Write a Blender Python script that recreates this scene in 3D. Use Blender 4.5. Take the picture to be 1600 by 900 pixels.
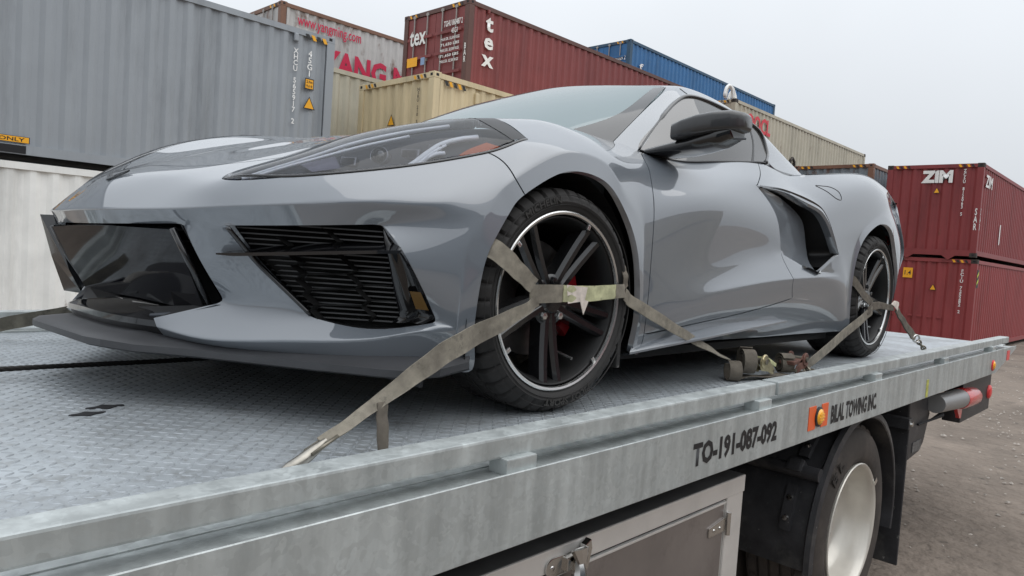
import bpy, bmesh, math, random
from mathutils import Vector, Matrix, Quaternion
random.seed(7)
sc = bpy.context.scene
for o in list(bpy.data.objects): bpy.data.objects.remove(o)
COL = sc.collection
# ------------------------------------------------------------------ camera
cam_d = bpy.data.cameras.new('camera'); cam = bpy.data.objects.new('camera', cam_d); COL.objects.link(cam)
cam_d.sensor_width = 36; cam_d.lens = 25.189; cam_d.clip_start = .02; cam_d.clip_end = 2000
_right = Vector((0.692137, -0.718655, 0.066948)); _down = Vector((0.011233, -0.082019, -0.996567)); _fwd = Vector((0.721679, 0.690513, -0.048695))
_m = Matrix((_right, -_down, -_fwd)).transposed().to_4x4(); _m.translation = (-1.5971, -2.2602, 0.4567)
cam.matrix_world = _m
sc.camera = cam
sc.render.resolution_x = 1024; sc.render.resolution_y = 576
# ------------------------------------------------------------------ light: overcast
W = bpy.data.worlds.new('World'); sc.world = W; W.use_nodes = True
nt = W.node_tree; nt.nodes.clear()
out = nt.nodes.new('ShaderNodeOutputWorld'); bg = nt.nodes.new('ShaderNodeBackground'); sky = nt.nodes.new('ShaderNodeTexSky')
sky.sky_type = 'NISHITA'; sky.sun_disc = False
SUN_EL, SUN_ROT = math.radians(58), math.radians(150)
sky.sun_elevation = SUN_EL; sky.sun_rotation = SUN_ROT; sky.air_density = 1; sky.dust_density = 3
hs = nt.nodes.new('ShaderNodeHueSaturation'); hs.inputs['Saturation'].default_value = .22
mx = nt.nodes.new('ShaderNodeMixRGB'); mx.inputs[0].default_value = .86
tc = nt.nodes.new('ShaderNodeTexCoord'); nz = nt.nodes.new('ShaderNodeTexNoise'); nz.inputs['Scale'].default_value = 1.5; nz.inputs['Detail'].default_value = 4; nz.inputs['Roughness'].default_value = .5
# standard overcast sky: luminance (1 + 2 sin elevation) / 3 of the zenith, with faint cloud mottling
sx = nt.nodes.new('ShaderNodeSeparateXYZ'); nt.links.new(tc.outputs['Generated'], sx.inputs[0])
cl = nt.nodes.new('ShaderNodeMath'); cl.operation = 'MAXIMUM'; cl.inputs[1].default_value = 0; nt.links.new(sx.outputs['Z'], cl.inputs[0])
ov = nt.nodes.new('ShaderNodeMath'); ov.operation = 'MULTIPLY_ADD'; ov.inputs[1].default_value = 2.; ov.inputs[2].default_value = 1.; nt.links.new(cl.outputs[0], ov.inputs[0])
mr0 = nt.nodes.new('ShaderNodeMapRange'); mr0.inputs[1].default_value = .3; mr0.inputs[2].default_value = .7; mr0.inputs[3].default_value = .93; mr0.inputs[4].default_value = 1.07
nt.links.new(tc.outputs['Generated'], nz.inputs['Vector']); nt.links.new(nz.outputs['Fac'], mr0.inputs[0])
mu = nt.nodes.new('ShaderNodeMath'); mu.operation = 'MULTIPLY'; nt.links.new(ov.outputs[0], mu.inputs[0]); nt.links.new(mr0.outputs[0], mu.inputs[1])
vs_ = nt.nodes.new('ShaderNodeVectorMath'); vs_.operation = 'SCALE'; vs_.inputs[0].default_value = (5.75, 6.05, 6.4); nt.links.new(mu.outputs[0], vs_.inputs['Scale'])
nt.links.new(sky.outputs[0], hs.inputs['Color']); nt.links.new(hs.outputs[0], mx.inputs[1]); nt.links.new(vs_.outputs[0], mx.inputs[2])
nt.links.new(mx.outputs[0], bg.inputs[0]); bg.inputs[1].default_value = .1; nt.links.new(bg.outputs[0], out.inputs[0])
sun_d = bpy.data.lights.new('sun', 'SUN'); sun_d.energy = .9; sun_d.angle = math.radians(70); sun_d.color = (1, .97, .93)
sun = bpy.data.objects.new('sun', sun_d); COL.objects.link(sun)
# direction towards the sun (sky rotation is measured clockwise from +Y)
_sd = Vector((math.sin(SUN_ROT)*math.cos(SUN_EL), math.cos(SUN_ROT)*math.cos(SUN_EL), math.sin(SUN_EL)))
sun.rotation_euler = _sd.to_track_quat('Z', 'Y').to_euler(); sun.location = (0, -4, 12)
sc.view_settings.view_transform = 'Standard'; sc.view_settings.look = 'None'; sc.view_settings.exposure = 0; sc.view_settings.gamma = 1; sc.view_settings.use_curve_mapping = False
sc.render.engine = 'CYCLES'
# ------------------------------------------------------------------ helpers
def mat(name, col, rough=.5, metal=0., coat=0., spec=.5, trans=0., bump=None, var=None, dirt=None, ior=1.45, coat_rough=.03, alpha=1., emit=None):
    """var=(scale, amount, detail): brightness mottling;  bump=(scale, strength, dist);  dirt=(colour, scale, lo, hi): patches of another colour"""
    m = bpy.data.materials.new(name); m.use_nodes = True; n = m.node_tree; b = n.nodes['Principled BSDF']
    b.inputs['Base Color'].default_value = (*col, 1); b.inputs['Roughness'].default_value = rough; b.inputs['Metallic'].default_value = metal
    b.inputs['Coat Weight'].default_value = coat; b.inputs['Coat Roughness'].default_value = coat_rough
    b.inputs['Specular IOR Level'].default_value = spec; b.inputs['Transmission Weight'].default_value = trans; b.inputs['IOR'].default_value = ior
    b.inputs['Alpha'].default_value = alpha
    if emit: b.inputs['Emission Color'].default_value = (*emit[0], 1); b.inputs['Emission Strength'].default_value = emit[1]
    t = n.nodes.new('ShaderNodeTexCoord'); src = None
    if var or dirt:
        last = None
        if var:
            z = n.nodes.new('ShaderNodeTexNoise'); z.inputs['Scale'].default_value = var[0]; z.inputs['Detail'].default_value = var[2] if len(var) > 2 else 6; z.inputs['Roughness'].default_value = .62
            n.links.new(t.outputs['Object'], z.inputs['Vector'])
            r = n.nodes.new('ShaderNodeValToRGB'); r.color_ramp.elements[0].position = .3; r.color_ramp.elements[1].position = .7
            a = var[1]; r.color_ramp.elements[0].color = (*[c*(1-a) for c in col], 1); r.color_ramp.elements[1].color = (*[min(1, c*(1+a)) for c in col], 1)
            n.links.new(z.outputs['Fac'], r.inputs[0]); last = r.outputs[0]
        if dirt:
            dl = dirt if isinstance(dirt, list) else [dirt]
            for d in dl:
                z = n.nodes.new('ShaderNodeTexNoise'); z.inputs['Scale'].default_value = d[1]; z.inputs['Detail'].default_value = 9; z.inputs['Roughness'].default_value = .68
                if len(d) > 4:
                    mp = n.nodes.new('ShaderNodeMapping'); mp.inputs['Scale'].default_value = d[4]; n.links.new(t.outputs['Object'], mp.inputs[0]); n.links.new(mp.outputs[0], z.inputs['Vector'])
                else: n.links.new(t.outputs['Object'], z.inputs['Vector'])
                r = n.nodes.new('ShaderNodeMapRange'); r.inputs[1].default_value = d[2]; r.inputs[2].default_value = d[3]; n.links.new(z.outputs['Fac'], r.inputs[0])
                x = n.nodes.new('ShaderNodeMixRGB'); n.links.new(r.outputs[0], x.inputs[0])
                if last: n.links.new(last, x.inputs[1])
                else: x.inputs[1].default_value = (*col, 1)
                x.inputs[2].default_value = (*d[0], 1); last = x.outputs[0]
        n.links.new(last, b.inputs['Base Color'])
    if bump:
        z = n.nodes.new('ShaderNodeTexNoise'); z.inputs['Scale'].default_value = bump[0]; z.inputs['Detail'].default_value = 5
        n.links.new(t.outputs['Object'], z.inputs['Vector'])
        bp = n.nodes.new('ShaderNodeBump'); bp.inputs['Strength'].default_value = bump[1]; bp.inputs['Distance'].default_value = bump[2] if len(bump) > 2 else .01
        n.links.new(z.outputs['Fac'], bp.inputs['Height']); n.links.new(bp.outputs[0], b.inputs['Normal'])
    return m
def link(name, me, m=None, parent=None, smooth=False):
    o = bpy.data.objects.new(name, me); COL.objects.link(o)
    if m is not None:
        for mm in (m if isinstance(m, (list, tuple)) else [m]): me.materials.append(mm)
    if parent is not None: o.parent = parent
    if smooth: me.polygons.foreach_set('use_smooth', [True]*len(me.polygons)); me.update()
    return o
def tag(o, label=None, cat=None, group=None, kind=None):
    if label: o['label'] = label
    if cat: o['category'] = cat
    if group: o['group'] = group
    if kind: o['kind'] = kind
    return o
def empty(name, label, cat, loc=(0, 0, 0), rot=(0, 0, 0), group=None):
    o = bpy.data.objects.new(name, None); COL.objects.link(o); o.location = loc; o.rotation_euler = rot; o.empty_display_size = .1
    return tag(o, label, cat, group)
class MB:
    """collects vertices and faces for one mesh"""
    def __init__(s): s.v = []; s.f = []; s.mi = []; s.cur = 0
    def add(s, vs, fs):
        k = len(s.v); s.v += [tuple(map(float, a)) for a in vs]; s.f += [tuple(i+k for i in f) for f in fs]; s.mi += [s.cur]*len(fs); return s
    def box(s, lo, hi, M=None):
        (a, b, c), (d, e, f) = lo, hi
        vs = [(a,b,c),(d,b,c),(d,e,c),(a,e,c),(a,b,f),(d,b,f),(d,e,f),(a,e,f)]
        if M is not None: vs = [M @ Vector(q) for q in vs]
        return s.add(vs, [(3,2,1,0),(4,5,6,7),(0,1,5,4),(1,2,6,5),(2,3,7,6),(3,0,4,7)])
    def prism(s, pts, h0, h1, M=None):
        """polygon pts (x,y) extruded in z from h0 to h1"""
        n = len(pts); vs = [(x, y, h0) for x, y in pts]+[(x, y, h1) for x, y in pts]
        if M is not None: vs = [M @ Vector(q) for q in vs]
        return s.add(vs, [tuple(range(n-1, -1, -1)), tuple(range(n, 2*n))]+[(i, (i+1) % n, n+(i+1) % n, n+i) for i in range(n)])
    def tube(s, pts, r, n=8, closed=False, caps=True):
        pts = [Vector(q) for q in pts]; k = len(pts); rs = r if isinstance(r, (list, tuple)) else [r]*k
        vs = []; ref = None
        for i, q in enumerate(pts):
            a = pts[i-1] if (i > 0 or closed) else q; b = pts[(i+1) % k] if (i < k-1 or closed) else q
            d = (b-a).normalized()
            if ref is None: ref = d.orthogonal().normalized()
            ref = (ref-d*ref.dot(d)).normalized(); u = d.cross(ref)
            for j in range(n):
                t = 2*math.pi*j/n; vs.append(q+(ref*math.cos(t)+u*math.sin(t))*rs[i])
        fs = []
        for i in range(k if closed else k-1):
            for j in range(n):
                a, b = i*n, ((i+1) % k)*n; fs.append((a+j, a+(j+1) % n, b+(j+1) % n, b+j))
        if caps and not closed: fs += [tuple(range(n-1, -1, -1)), tuple((k-1)*n+j for j in range(n))]
        return s.add(vs, fs)
    def lathe(s, prof, n=48, M=None, close=False):
        """prof: (radius, along) about local Z"""
        vs = []; k = len(prof)
        for i in range(n):
            t = 2*math.pi*i/n
            for r, h in prof: vs.append(Vector((r*math.cos(t), r*math.sin(t), h)))
        if M is not None: vs = [M @ q for q in vs]
        fs = []
        for i in range(n):
            a, b = i*k, ((i+1) % n)*k
            for j in range(k if close else k-1):
                j2 = (j+1) % k; fs.append((a+j, b+j, b+j2, a+j2))
        return s.add(vs, fs)
    def mesh(s, name='mesh'):
        me = bpy.data.meshes.new(name); me.from_pydata(s.v, [], s.f); me.polygons.foreach_set('material_index', s.mi); me.validate(); me.update(); return me
    def build(s, name, m, parent=None, smooth=False, bevel=None, auto=None):
        me = s.mesh(name); bm = bmesh.new(); bm.from_mesh(me); bmesh.ops.recalc_face_normals(bm, faces=bm.faces)
        if bevel: bmesh.ops.bevel(bm, geom=[e for e in bm.edges if len(e.link_faces) == 2 and e.calc_face_angle(0) > .5], offset=bevel, segments=2, affect='EDGES', profile=.6)
        if auto:
            for fc in bm.faces: fc.smooth = True
            for e in bm.edges:
                if len(e.link_faces) == 2 and e.calc_face_angle(0) > auto: e.smooth = False
        bm.to_mesh(me); bm.free()
        return link(name, me, m, parent, smooth)
def copy_tree(o, parent=None):
    c = o.copy(); COL.objects.link(c); c.parent = parent
    for ch in o.children: copy_tree(ch, c)
    return c
def bez(a, b, c, d, n):
    a, b, c, d = map(Vector, (a, b, c, d)); return [a*(1-t)**3+3*b*t*(1-t)**2+3*c*t*t*(1-t)+d*t**3 for t in [i/n for i in range(n+1)]]
def spline(pts, n=8):
    """Catmull-Rom through pts"""
    P = [Vector(q) for q in pts]; P = [P[0]*2-P[1]]+P+[P[-1]*2-P[-2]]; out_ = []
    for i in range(1, len(P)-2):
        for k in range(n):
            t = k/n; a, b, c, d = P[i-1:i+3]
            out_.append(.5*((2*b)+(c-a)*t+(2*a-5*b+4*c-d)*t*t+(3*b-3*c+d-a)*t**3))
    out_.append(P[-2]); return out_
def text_obj(name, body, size, m, parent=None, M=None, extrude=.0004, align='LEFT', shear=0., bold=0., xs=1., spacing=1.):
    cu = bpy.data.curves.new(name, 'FONT'); cu.body = body; cu.size = size; cu.extrude = extrude; cu.align_x = align; cu.align_y = 'BOTTOM_BASELINE' if False else 'BOTTOM'; cu.shear = shear; cu.offset = bold; cu.space_character = spacing; cu.resolution_u = 3
    t = bpy.data.objects.new(name, cu); COL.objects.link(t)
    dg = bpy.context.evaluated_depsgraph_get(); me = bpy.data.meshes.new_from_object(t.evaluated_get(dg)); bpy.data.objects.remove(t)
    if M is not None: me.transform(M @ Matrix.Diagonal((xs, 1, 1, 1)))
    me.materials.clear(); return link(name, me, m, parent)
# ------------------------------------------------------------------ text placed on a plane
PL_Y = Matrix(((1, 0, 0), (0, 0, -1), (0, 1, 0))).to_4x4()       # reads from -Y
PL_X = Matrix(((0, 0, -1), (-1, 0, 0), (0, 1, 0))).to_4x4()      # reads from -X
def lettering(name, body, x0, x1, z0, z1, org, pl, m, parent, bold=0., shear=0., vertical=False, depth=.0006, spacing=1.):
    """writing fitted into the rectangle x0..x1 (reading direction) by z0..z1 on the plane pl through org"""
    cu = bpy.data.curves.new(name, 'FONT'); cu.body = '\n'.join(body) if vertical else body; cu.size = 1; cu.offset = bold; cu.shear = shear; cu.resolution_u = 2; cu.space_character = spacing
    if vertical: cu.align_x = 'CENTER'; cu.space_line = .8
    t = bpy.data.objects.new(name, cu); COL.objects.link(t); bpy.context.view_layer.update()
    me = bpy.data.meshes.new_from_object(t.evaluated_get(bpy.context.evaluated_depsgraph_get())); bpy.data.objects.remove(t)
    xs = [q.co.x for q in me.vertices]; ys = [q.co.y for q in me.vertices]; a, b, c, d = min(xs), max(xs), min(ys), max(ys)
    M = Matrix.Translation(org) @ pl
    for q in me.vertices:
        q.co = M @ Vector((x0+(q.co.x-a)/(b-a)*(x1-x0), z0+(q.co.y-c)/(d-c)*(z1-z0), depth))
    me.materials.clear(); return link(name, me, m, parent)
# ------------------------------------------------------------------ materials of the truck
def galv(name, col, rough, scale, amount):
    m = mat(name, col, rough, .35, var=(scale, amount, 8)); n = m.node_tree; b = n.nodes['Principled BSDF']
    t = n.nodes.new('ShaderNodeTexCoord'); vo = n.nodes.new('ShaderNodeTexVoronoi'); vo.inputs['Scale'].default_value = 46; nz_ = n.nodes.new('ShaderNodeTexNoise'); nz_.inputs['Scale'].default_value = 30
    mixv = n.nodes.new('ShaderNodeMixRGB'); mixv.inputs[0].default_value = .12; n.links.new(t.outputs['Object'], mixv.inputs[1]); n.links.new(nz_.outputs['Color'], mixv.inputs[2]); n.links.new(t.outputs['Object'], nz_.inputs['Vector']); n.links.new(mixv.outputs[0], vo.inputs['Vector'])
    src = b.inputs['Base Color'].links[0].from_socket
    sep = n.nodes.new('ShaderNodeSeparateColor'); n.links.new(vo.outputs['Color'], sep.inputs[0])
    mr = n.nodes.new('ShaderNodeMapRange'); mr.inputs[3].default_value = .93; mr.inputs[4].default_value = 1.07; n.links.new(sep.outputs[0], mr.inputs[0])
    x = n.nodes.new('ShaderNodeVectorMath'); x.operation = 'SCALE'; n.links.new(src, x.inputs[0]); n.links.new(mr.outputs[0], x.inputs['Scale']); 
    # runs and drips of the zinc bath
    mp = n.nodes.new('ShaderNodeMapping'); mp.inputs['Scale'].default_value = (14, 14, 1.6); n.links.new(t.outputs['Object'], mp.inputs[0])
    z2 = n.nodes.new('ShaderNodeTexNoise'); z2.inputs['Scale'].default_value = 1.5; z2.inputs['Detail'].default_value = 6; n.links.new(mp.outputs[0], z2.inputs['Vector'])
    m2 = n.nodes.new('ShaderNodeMapRange'); m2.inputs[1].default_value = .35; m2.inputs[2].default_value = .7; m2.inputs[3].default_value = .80; m2.inputs[4].default_value = 1.14; n.links.new(z2.outputs['Fac'], m2.inputs[0])
    x2 = n.nodes.new('ShaderNodeVectorMath'); x2.operation = 'SCALE'; n.links.new(x.outputs[0], x2.inputs[0]); n.links.new(m2.outputs[0], x2.inputs['Scale']); n.links.new(x2.outputs[0], b.inputs['Base Color'])
    r = n.nodes.new('ShaderNodeMapRange'); r.inputs[3].default_value = rough-.1; r.inputs[4].default_value = rough+.12; n.links.new(sep.outputs[1], r.inputs[0]); n.links.new(r.outputs[0], b.inputs['Roughness'])
    return m
M_galv = galv('galvanised_steel', (.46, .49, .485), .42, 5, .08)
M_tread = mat('galvanised_tread_plate', (.46, .495, .52), .42, .45, var=(3.2, .2, 10), dirt=[((.10, .092, .08), 1.9, .52, .80), ((.17, .165, .15), 7, .55, .78), ((.30, .31, .31), 26, .5, .7)], bump=(220, .12, .002))
M_blackp = mat('black_plastic', (.034, .034, .037), .46, var=(9, .4, 8), dirt=[((.13, .125, .115), 5, .55, .85), ((.30, .29, .27), 34, .66, .74)], bump=(160, .25, .003))
M_alu = mat('aluminium_sheet', (.74, .725, .70), .40, .5, var=(4, .1, 8))
M_alud = mat('stainless_door', (.30, .275, .265), .34, .7, var=(3, .16, 10), dirt=((.18, .16, .15), 5, .55, .8))
M_boxtop = mat('shaded_box_lid', (.13, .13, .13), .55, .4, var=(5, .25, 8))  # dark grey carries the deck's shade over the box lid
M_chrome = mat('chrome', (.6, .59, .57), .16, 1.)
M_ink = mat('black_lettering', (.012, .012, .014), .5)
M_orange = mat('orange_reflector', (.82, .13, .03), .35)
M_amber = mat('amber_lamp', (.95, .45, .03), .25, coat=.4)
M_red = mat('red_lens', (.62, .015, .02), .22, coat=.5)
M_redp = mat('red_reflector', (.8, .06, .06), .3)
M_trub = mat('truck_tyre_rubber', (.042, .036, .032), .8, var=(6, .3, 8), dirt=((.10, .082, .07), 3.4, .45, .78), bump=(60, .2, .004))
M_rim = mat('cream_painted_rim', (.63, .60, .54), .3, .25, coat=.3, var=(5, .12, 8), dirt=((.33, .29, .25), 3, .60, .85))
M_dark = mat('dark_chassis', (.012, .012, .014), .7)
# ------------------------------------------------------------------ flatbed truck
truck = empty('flatbed_truck', 'galvanised tilt-and-load flatbed tow truck under the sports car', 'tow truck', (0, 0, -1.15))
def tpart(mb, name, m, parent=None, **k):
    o = mb.build(name, m, truck if parent is None else parent, **k)
    if parent is None: o.location = (0, 0, 1.15)
    return o
DX0, DX1 = -4.2, 5.05
mb = MB(); mb.box((DX0, -1.213, -.012), (DX1, 1.213, 0)); deck = tpart(mb, 'deck', M_tread)
mb = MB()
for y in (-.45, .45): mb.box((DX0, y-.06, -.32), (4.6, y+.06, -.016))
for i in range(20): mb.box((DX0+.2+i*.45, -1.21, -.11), (DX0+.26+i*.45, 1.21, -.0165))
tpart(mb, 'subframe', M_dark)
M_lug = mat('worn_lug_steel', (.34, .365, .385), .48, .4, var=(9, .25, 6))
for s_ in (-1, 1): mb = MB(); mb.box((DX0, min(s_*1.183, s_*1.213), .0002), (DX1, max(s_*1.183, s_*1.213), .007)); tpart(mb, 'deck_edge_strip', M_galv, bevel=.002)
# raised lugs of the tread plate
LP = .0245
def lug_shape(ang):
    a, b, h = .0128, .0046, .0013; c, s = math.cos(ang), math.sin(ang)
    ring = [(-a, 0), (-a*.55, -b*.8), (0, -b), (a*.55, -b*.8), (a, 0), (a*.55, b*.8), (0, b), (-a*.55, b*.8)]
    vs = [(x*c-y*s, x*s+y*c, 0) for x, y in ring]+[(x*.6*c-y*.35*s, x*.6*s+y*.35*c, h) for x, y in ring]
    fs = [(i, (i+1) % 8, 8+(i+1) % 8, 8+i) for i in range(8)]+[tuple(range(8, 16))]
    return vs, fs
lugA, lugB = lug_shape(math.radians(45)), lug_shape(math.radians(-45))
lm = []
for sh in (lugA, lugB):
    b_ = MB(); b_.add(*sh); me_ = b_.mesh('lug'); me_.materials.append(M_lug); me_.polygons.foreach_set('use_smooth', [True]*8+[False]); lm.append(me_)
cells = []
for i in range(int(4.1/LP)):
    for j in range(int(2.34/LP)):
        x, y = -2.0+i*LP, -1.168+j*LP
        cells.append((x, y, (i+j) % 2))
def seen(q):   # in front of the camera's left border, nearest first
    d = Vector((q[0]+1.597, q[1]+2.26)); fwd = d.dot(Vector((.7217, .6905))); side = d.dot(Vector((.692, -.7187)))
    return fwd > 0 and -.73*fwd < side < .75*fwd
near = sorted((q for q in cells if seen(q) and q[1] > -1.17), key=lambda q: (q[0]+1.597)**2+(q[1]+2.26)**2)[:300]; ns = set(near)
for x, y, k in near:
    o = bpy.data.objects.new('lug', lm[k]); COL.objects.link(o); o.parent = deck; o.location = (x, y, .0001)
mb = MB()
for q in cells:
    if q in ns: continue
    vs, fs = (lugA, lugB)[q[2]]; mb.add([(a+q[0], b+q[1], c+.0001) for a, b, c in vs], fs)
me_ = mb.mesh('lugs'); o = link('lugs', me_, M_lug, deck); tag(o, kind='stuff')
# chain slots: black plates laid on the deck, painting in the holes' shade
for (cx_, cy_) in ((-1.035, -.345), (-2.0, -.345)):
    mb = MB(); pts = [(.030*math.cos(t)*(1+.35*math.cos(2*t)), .017*math.sin(t)*(1+.3*math.cos(4*t))) for t in [2*math.pi*i/28 for i in range(28)]]
    mb.prism([(x+cx_-.02, y+cy_-.01) for x, y in pts], .0003, .0027); tpart(mb, 'chain_slot_shade', M_dark)
    mb = MB(); mb.prism([(x*1.1+cx_+.035, y*1.1+cy_+.045) for x, y in pts], .0003, .0026); tpart(mb, 'chain_slot_shade', M_dark)
# side channel (both sides)
for s in (-1, 1):
    def Y(v): return s*v
    prof = [(1.2135, -.03), (1.2135, .0045), (1.222, .004), (1.235, .006), (1.27, .0065), (1.292, .013), (1.2985, .0165), (1.30, .0145), (1.30, -.1375), (1.297, -.14), (1.235, -.14), (1.235, -.134)]
    mb = MB(); n = len(prof)
    xs = [DX0, 4.25, 4.93]
    vs = []
    for x in xs:
        for (y, z) in prof: vs.append((x, Y(y), z if x < 4.9 else max(z, -.004) if z < 0 else z))
    fs = []
    for a in range(len(xs)-1):
        for j in range(n-1): fs.append((a*n+j, a*n+j+1, (a+1)*n+j+1, (a+1)*n+j))
    mb.add(vs, fs); sp = tpart(mb, 'side_channel', M_galv, auto=.6)
    # tubular rail in lengths, carried by stubs
    for (a, b) in ((DX0, .742), (.765, 4.80)):
        mb = MB(); mb.box((a, min(Y(1.207), Y(1.27)), .039), (b, max(Y(1.207), Y(1.27)), .0835)); tpart(mb, 'rail', M_galv, bevel=.005)
    for x in (-3.9, -2.75, -1.65, -.515, .632, 1.76, 2.92, 4.19):
        mb = MB(); mb.box((x-.045, min(Y(1.235), Y(1.288)), .0055), (x+.045, max(Y(1.235), Y(1.288)), .0405)); tpart(mb, 'rail_stub', M_galv, bevel=.003)
mb = MB(); mb.box((5.05, -1.2, -.10), (5.12, 1.2, -.001)); mb.box((4.5, -1.2, -.14), (5.05, 1.2, -.02)); tpart(mb, 'deck_tail', M_galv, bevel=.004)
# writing and lamps on the side channel
o_ = (0, -1.3003, 0)
def tl(*a, **k): o = lettering(*a, **k); o.location = (0, 0, 1.15); return o
tl('lettering', 'TO-191-087-092', .165, .705, -.099, -.030, o_, PL_Y, M_ink, truck, bold=.045)
tl('lettering', 'BILAL TOWING INC.', 1.185, 1.715, -.106, -.034, o_, PL_Y, M_ink, truck, bold=.04)
for a, b, z0, z1 in ((.966, 1.03, -.104, -.018), (1.083, 1.147, -.104, -.018)):
    mb = MB(); mb.box((a, -1.3025, z0), (b, -1.3003, z1)); tpart(mb, 'orange_reflector', M_orange, bevel=.0008)
def round_lamp(x, z, r, m, name, ringm):
    mb = MB(); M_ = Matrix.Translation((x, -1.3003, z)) @ Matrix.Rotation(math.pi/2, 4, 'X')
    mb.lathe([(0, .0), (r, .0), (r*1.02, .006), (r*.84, .009), (r*.82, .005), (0, .005)], 28, M_); o = tpart(mb, name, ringm, auto=.6)
    mb = MB(); mb.lathe([(r*.82, .004), (r*.78, .012), (r*.5, .016), (0, .0175)], 28, M_); mb.build('lens', m, o, smooth=True)
    for k in (-1, 0, 1): mb = MB(); h = r*.66*(1 if k == 0 else .8); M2 = Matrix.Translation((x, -1.316, z+k*r*.3)); mb.box((-h, -.0015, -r*.06), (h, .002, r*.06), M2); mb.build('lens_rib', m, o)
round_lamp(1.056, -.061, .036, M_amber, 'marker_lamp', M_blackp); round_lamp(4.11, -.079, .036, M_amber, 'marker_lamp', M_redp)
mb = MB(); mb.box((4.58, -1.3025, -.075), (4.68, -1.3003, -.005)); tpart(mb, 'red_reflector', M_redp)
mb = MB(); mb.box((2.49, -1.302, -.135), (2.53, -1.3003, -.045)); tpart(mb, 'yellow_tag', mat('yellow_tag', (.45, .45, .10), .6, var=(40, .4)))
# tool box
mb = MB(); mb.box((-2.3, -1.192, -.78), (.705, -.72, -.246)); tb = tpart(mb, 'tool_box', M_alu, bevel=.004)
mb = MB(); mb.box((-2.3, -1.2, -.246), (.712, -.72, -.2375)); mb.build('lid', M_boxtop, tb, bevel=.002)
mb = MB(); mb.box((-2.3, -1.204, -.296), (.714, -1.1925, -.2385)); mb.box((.602, -1.2, -.78), (.7125, -1.1925, -.2965)); mb.build('frame', M_alu, tb, bevel=.003)
mb = MB(); mb.box((-2.2, -1.1985, -.76), (.585, -1.1925, -.313)); mb.build('door', M_alud, tb, bevel=.002)
mb = MB(); mb.box((-2.2, -1.2045, -.3125), (.586, -1.1928, -.3045)); mb.build('door_edge', M_alu, tb, bevel=.002)
mb = MB(); mb.box((-2.2, -1.1945, -.3045), (.60, -1.1928, -.2962)); mb.build('seal', M_dark, tb)
mb = MB(); mb.prism([(.485, -.375), (.59, -.36), (.59, -.405), (.485, -.405)], 1.1988, 1.204, Matrix(((1, 0, 0), (0, 0, -1), (0, 1, 0))).to_4x4()); hg = mb.build('hinge', M_chrome, tb, bevel=.001)
mb = MB(); mb.tube([(.604, -1.207, -.345), (.604, -1.207, -.42)], .0085, 12); mb.build('hinge_pin', M_chrome, tb, auto=.6)
for x in (.515, .553):
    mb = MB(); mb.lathe([(0, .004), (.005, .0025), (.007, 0)], 12, Matrix.Translation((x, -1.204, -.388)) @ Matrix.Rotation(math.pi/2, 4, 'X')); mb.build('screw', M_chrome, tb, smooth=True)
# folding latch
for lx in (-.22, -1.35):
    mb = MB(); Mx = Matrix.Translation((lx, -1.2045, -.283)) @ Matrix.Rotation(math.pi/2, 4, 'X')
    mb.prism([(-.075+.024*math.cos(t), .024*math.sin(t)) for t in [math.pi*.5+math.pi*i/10 for i in range(11)]]+[(-.03, -.022), (-.03, .022)], 0, .006, Mx)
    mb.prism([(-.032, -.018), (.02, -.02), (.02, .02), (-.032, .016)], .0, .016, Mx); la = mb.build('latch', M_chrome, tb, bevel=.002)
    mb = MB(); mb.lathe([(0, .003), (.006, .002), (.0075, 0)], 14, Matrix.Translation((lx-.078, -1.2108, -.283)) @ Matrix.Rotation(math.pi/2, 4, 'X')); mb.build('latch_screw', M_chrome, tb, smooth=True)
    rim_ = [(.030*math.cos(t), .017*math.sin(t)) for t in [2*math.pi*i/8+.39 for i in range(8)]]
    mb = MB(); T_ = Matrix.Translation((lx+.004, -1.226, -.25)) @ Matrix.Rotation(-.35, 4, 'X')
    a = [T_ @ Vector((x, y, 0)) for x, y in rim_]; b = [T_ @ Vector((x*.78, y*.7, 0)) for x, y in rim_]; c = [T_ @ Vector((x*.5, y*.5, -.034)) for x, y in rim_]; d = [T_ @ Vector((x*.7, y*.6, -.012)) for x, y in rim_]
    n = 8; mb.add(a+b+c+d, [(i, (i+1) % n, n+(i+1) % n, n+i) for i in range(n)]+[((i+1) % n, i, 2*n+i, 2*n+(i+1) % n) for i in range(n)]+[(n+i, n+(i+1) % n, 3*n+(i+1) % n, 3*n+i) for i in range(n)])
    mb.build('latch_handle', M_chrome, tb, auto=.5)
    mb = MB(); mb.add(d, [tuple(range(8))]); mb.build('latch_socket', M_dark, tb)
    mb = MB(); mb.tube([(lx+.002, -1.226, -.283), (lx, -1.232, -.30), (lx-.004, -1.236, -.33), (lx-.008, -1.234, -.42)], [.014, .017, .024, .024], 8); mb.build('latch_arm', M_chrome, tb, auto=.4)
    mb = MB(); mb.prism([(.03, .035), (.052, .045), (.058, .02), (.045, -.03), (.028, -.03), (.022, -.005)], .002, .02, Mx); mb.build('latch_keeper', M_chrome, tb, bevel=.002)
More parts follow.
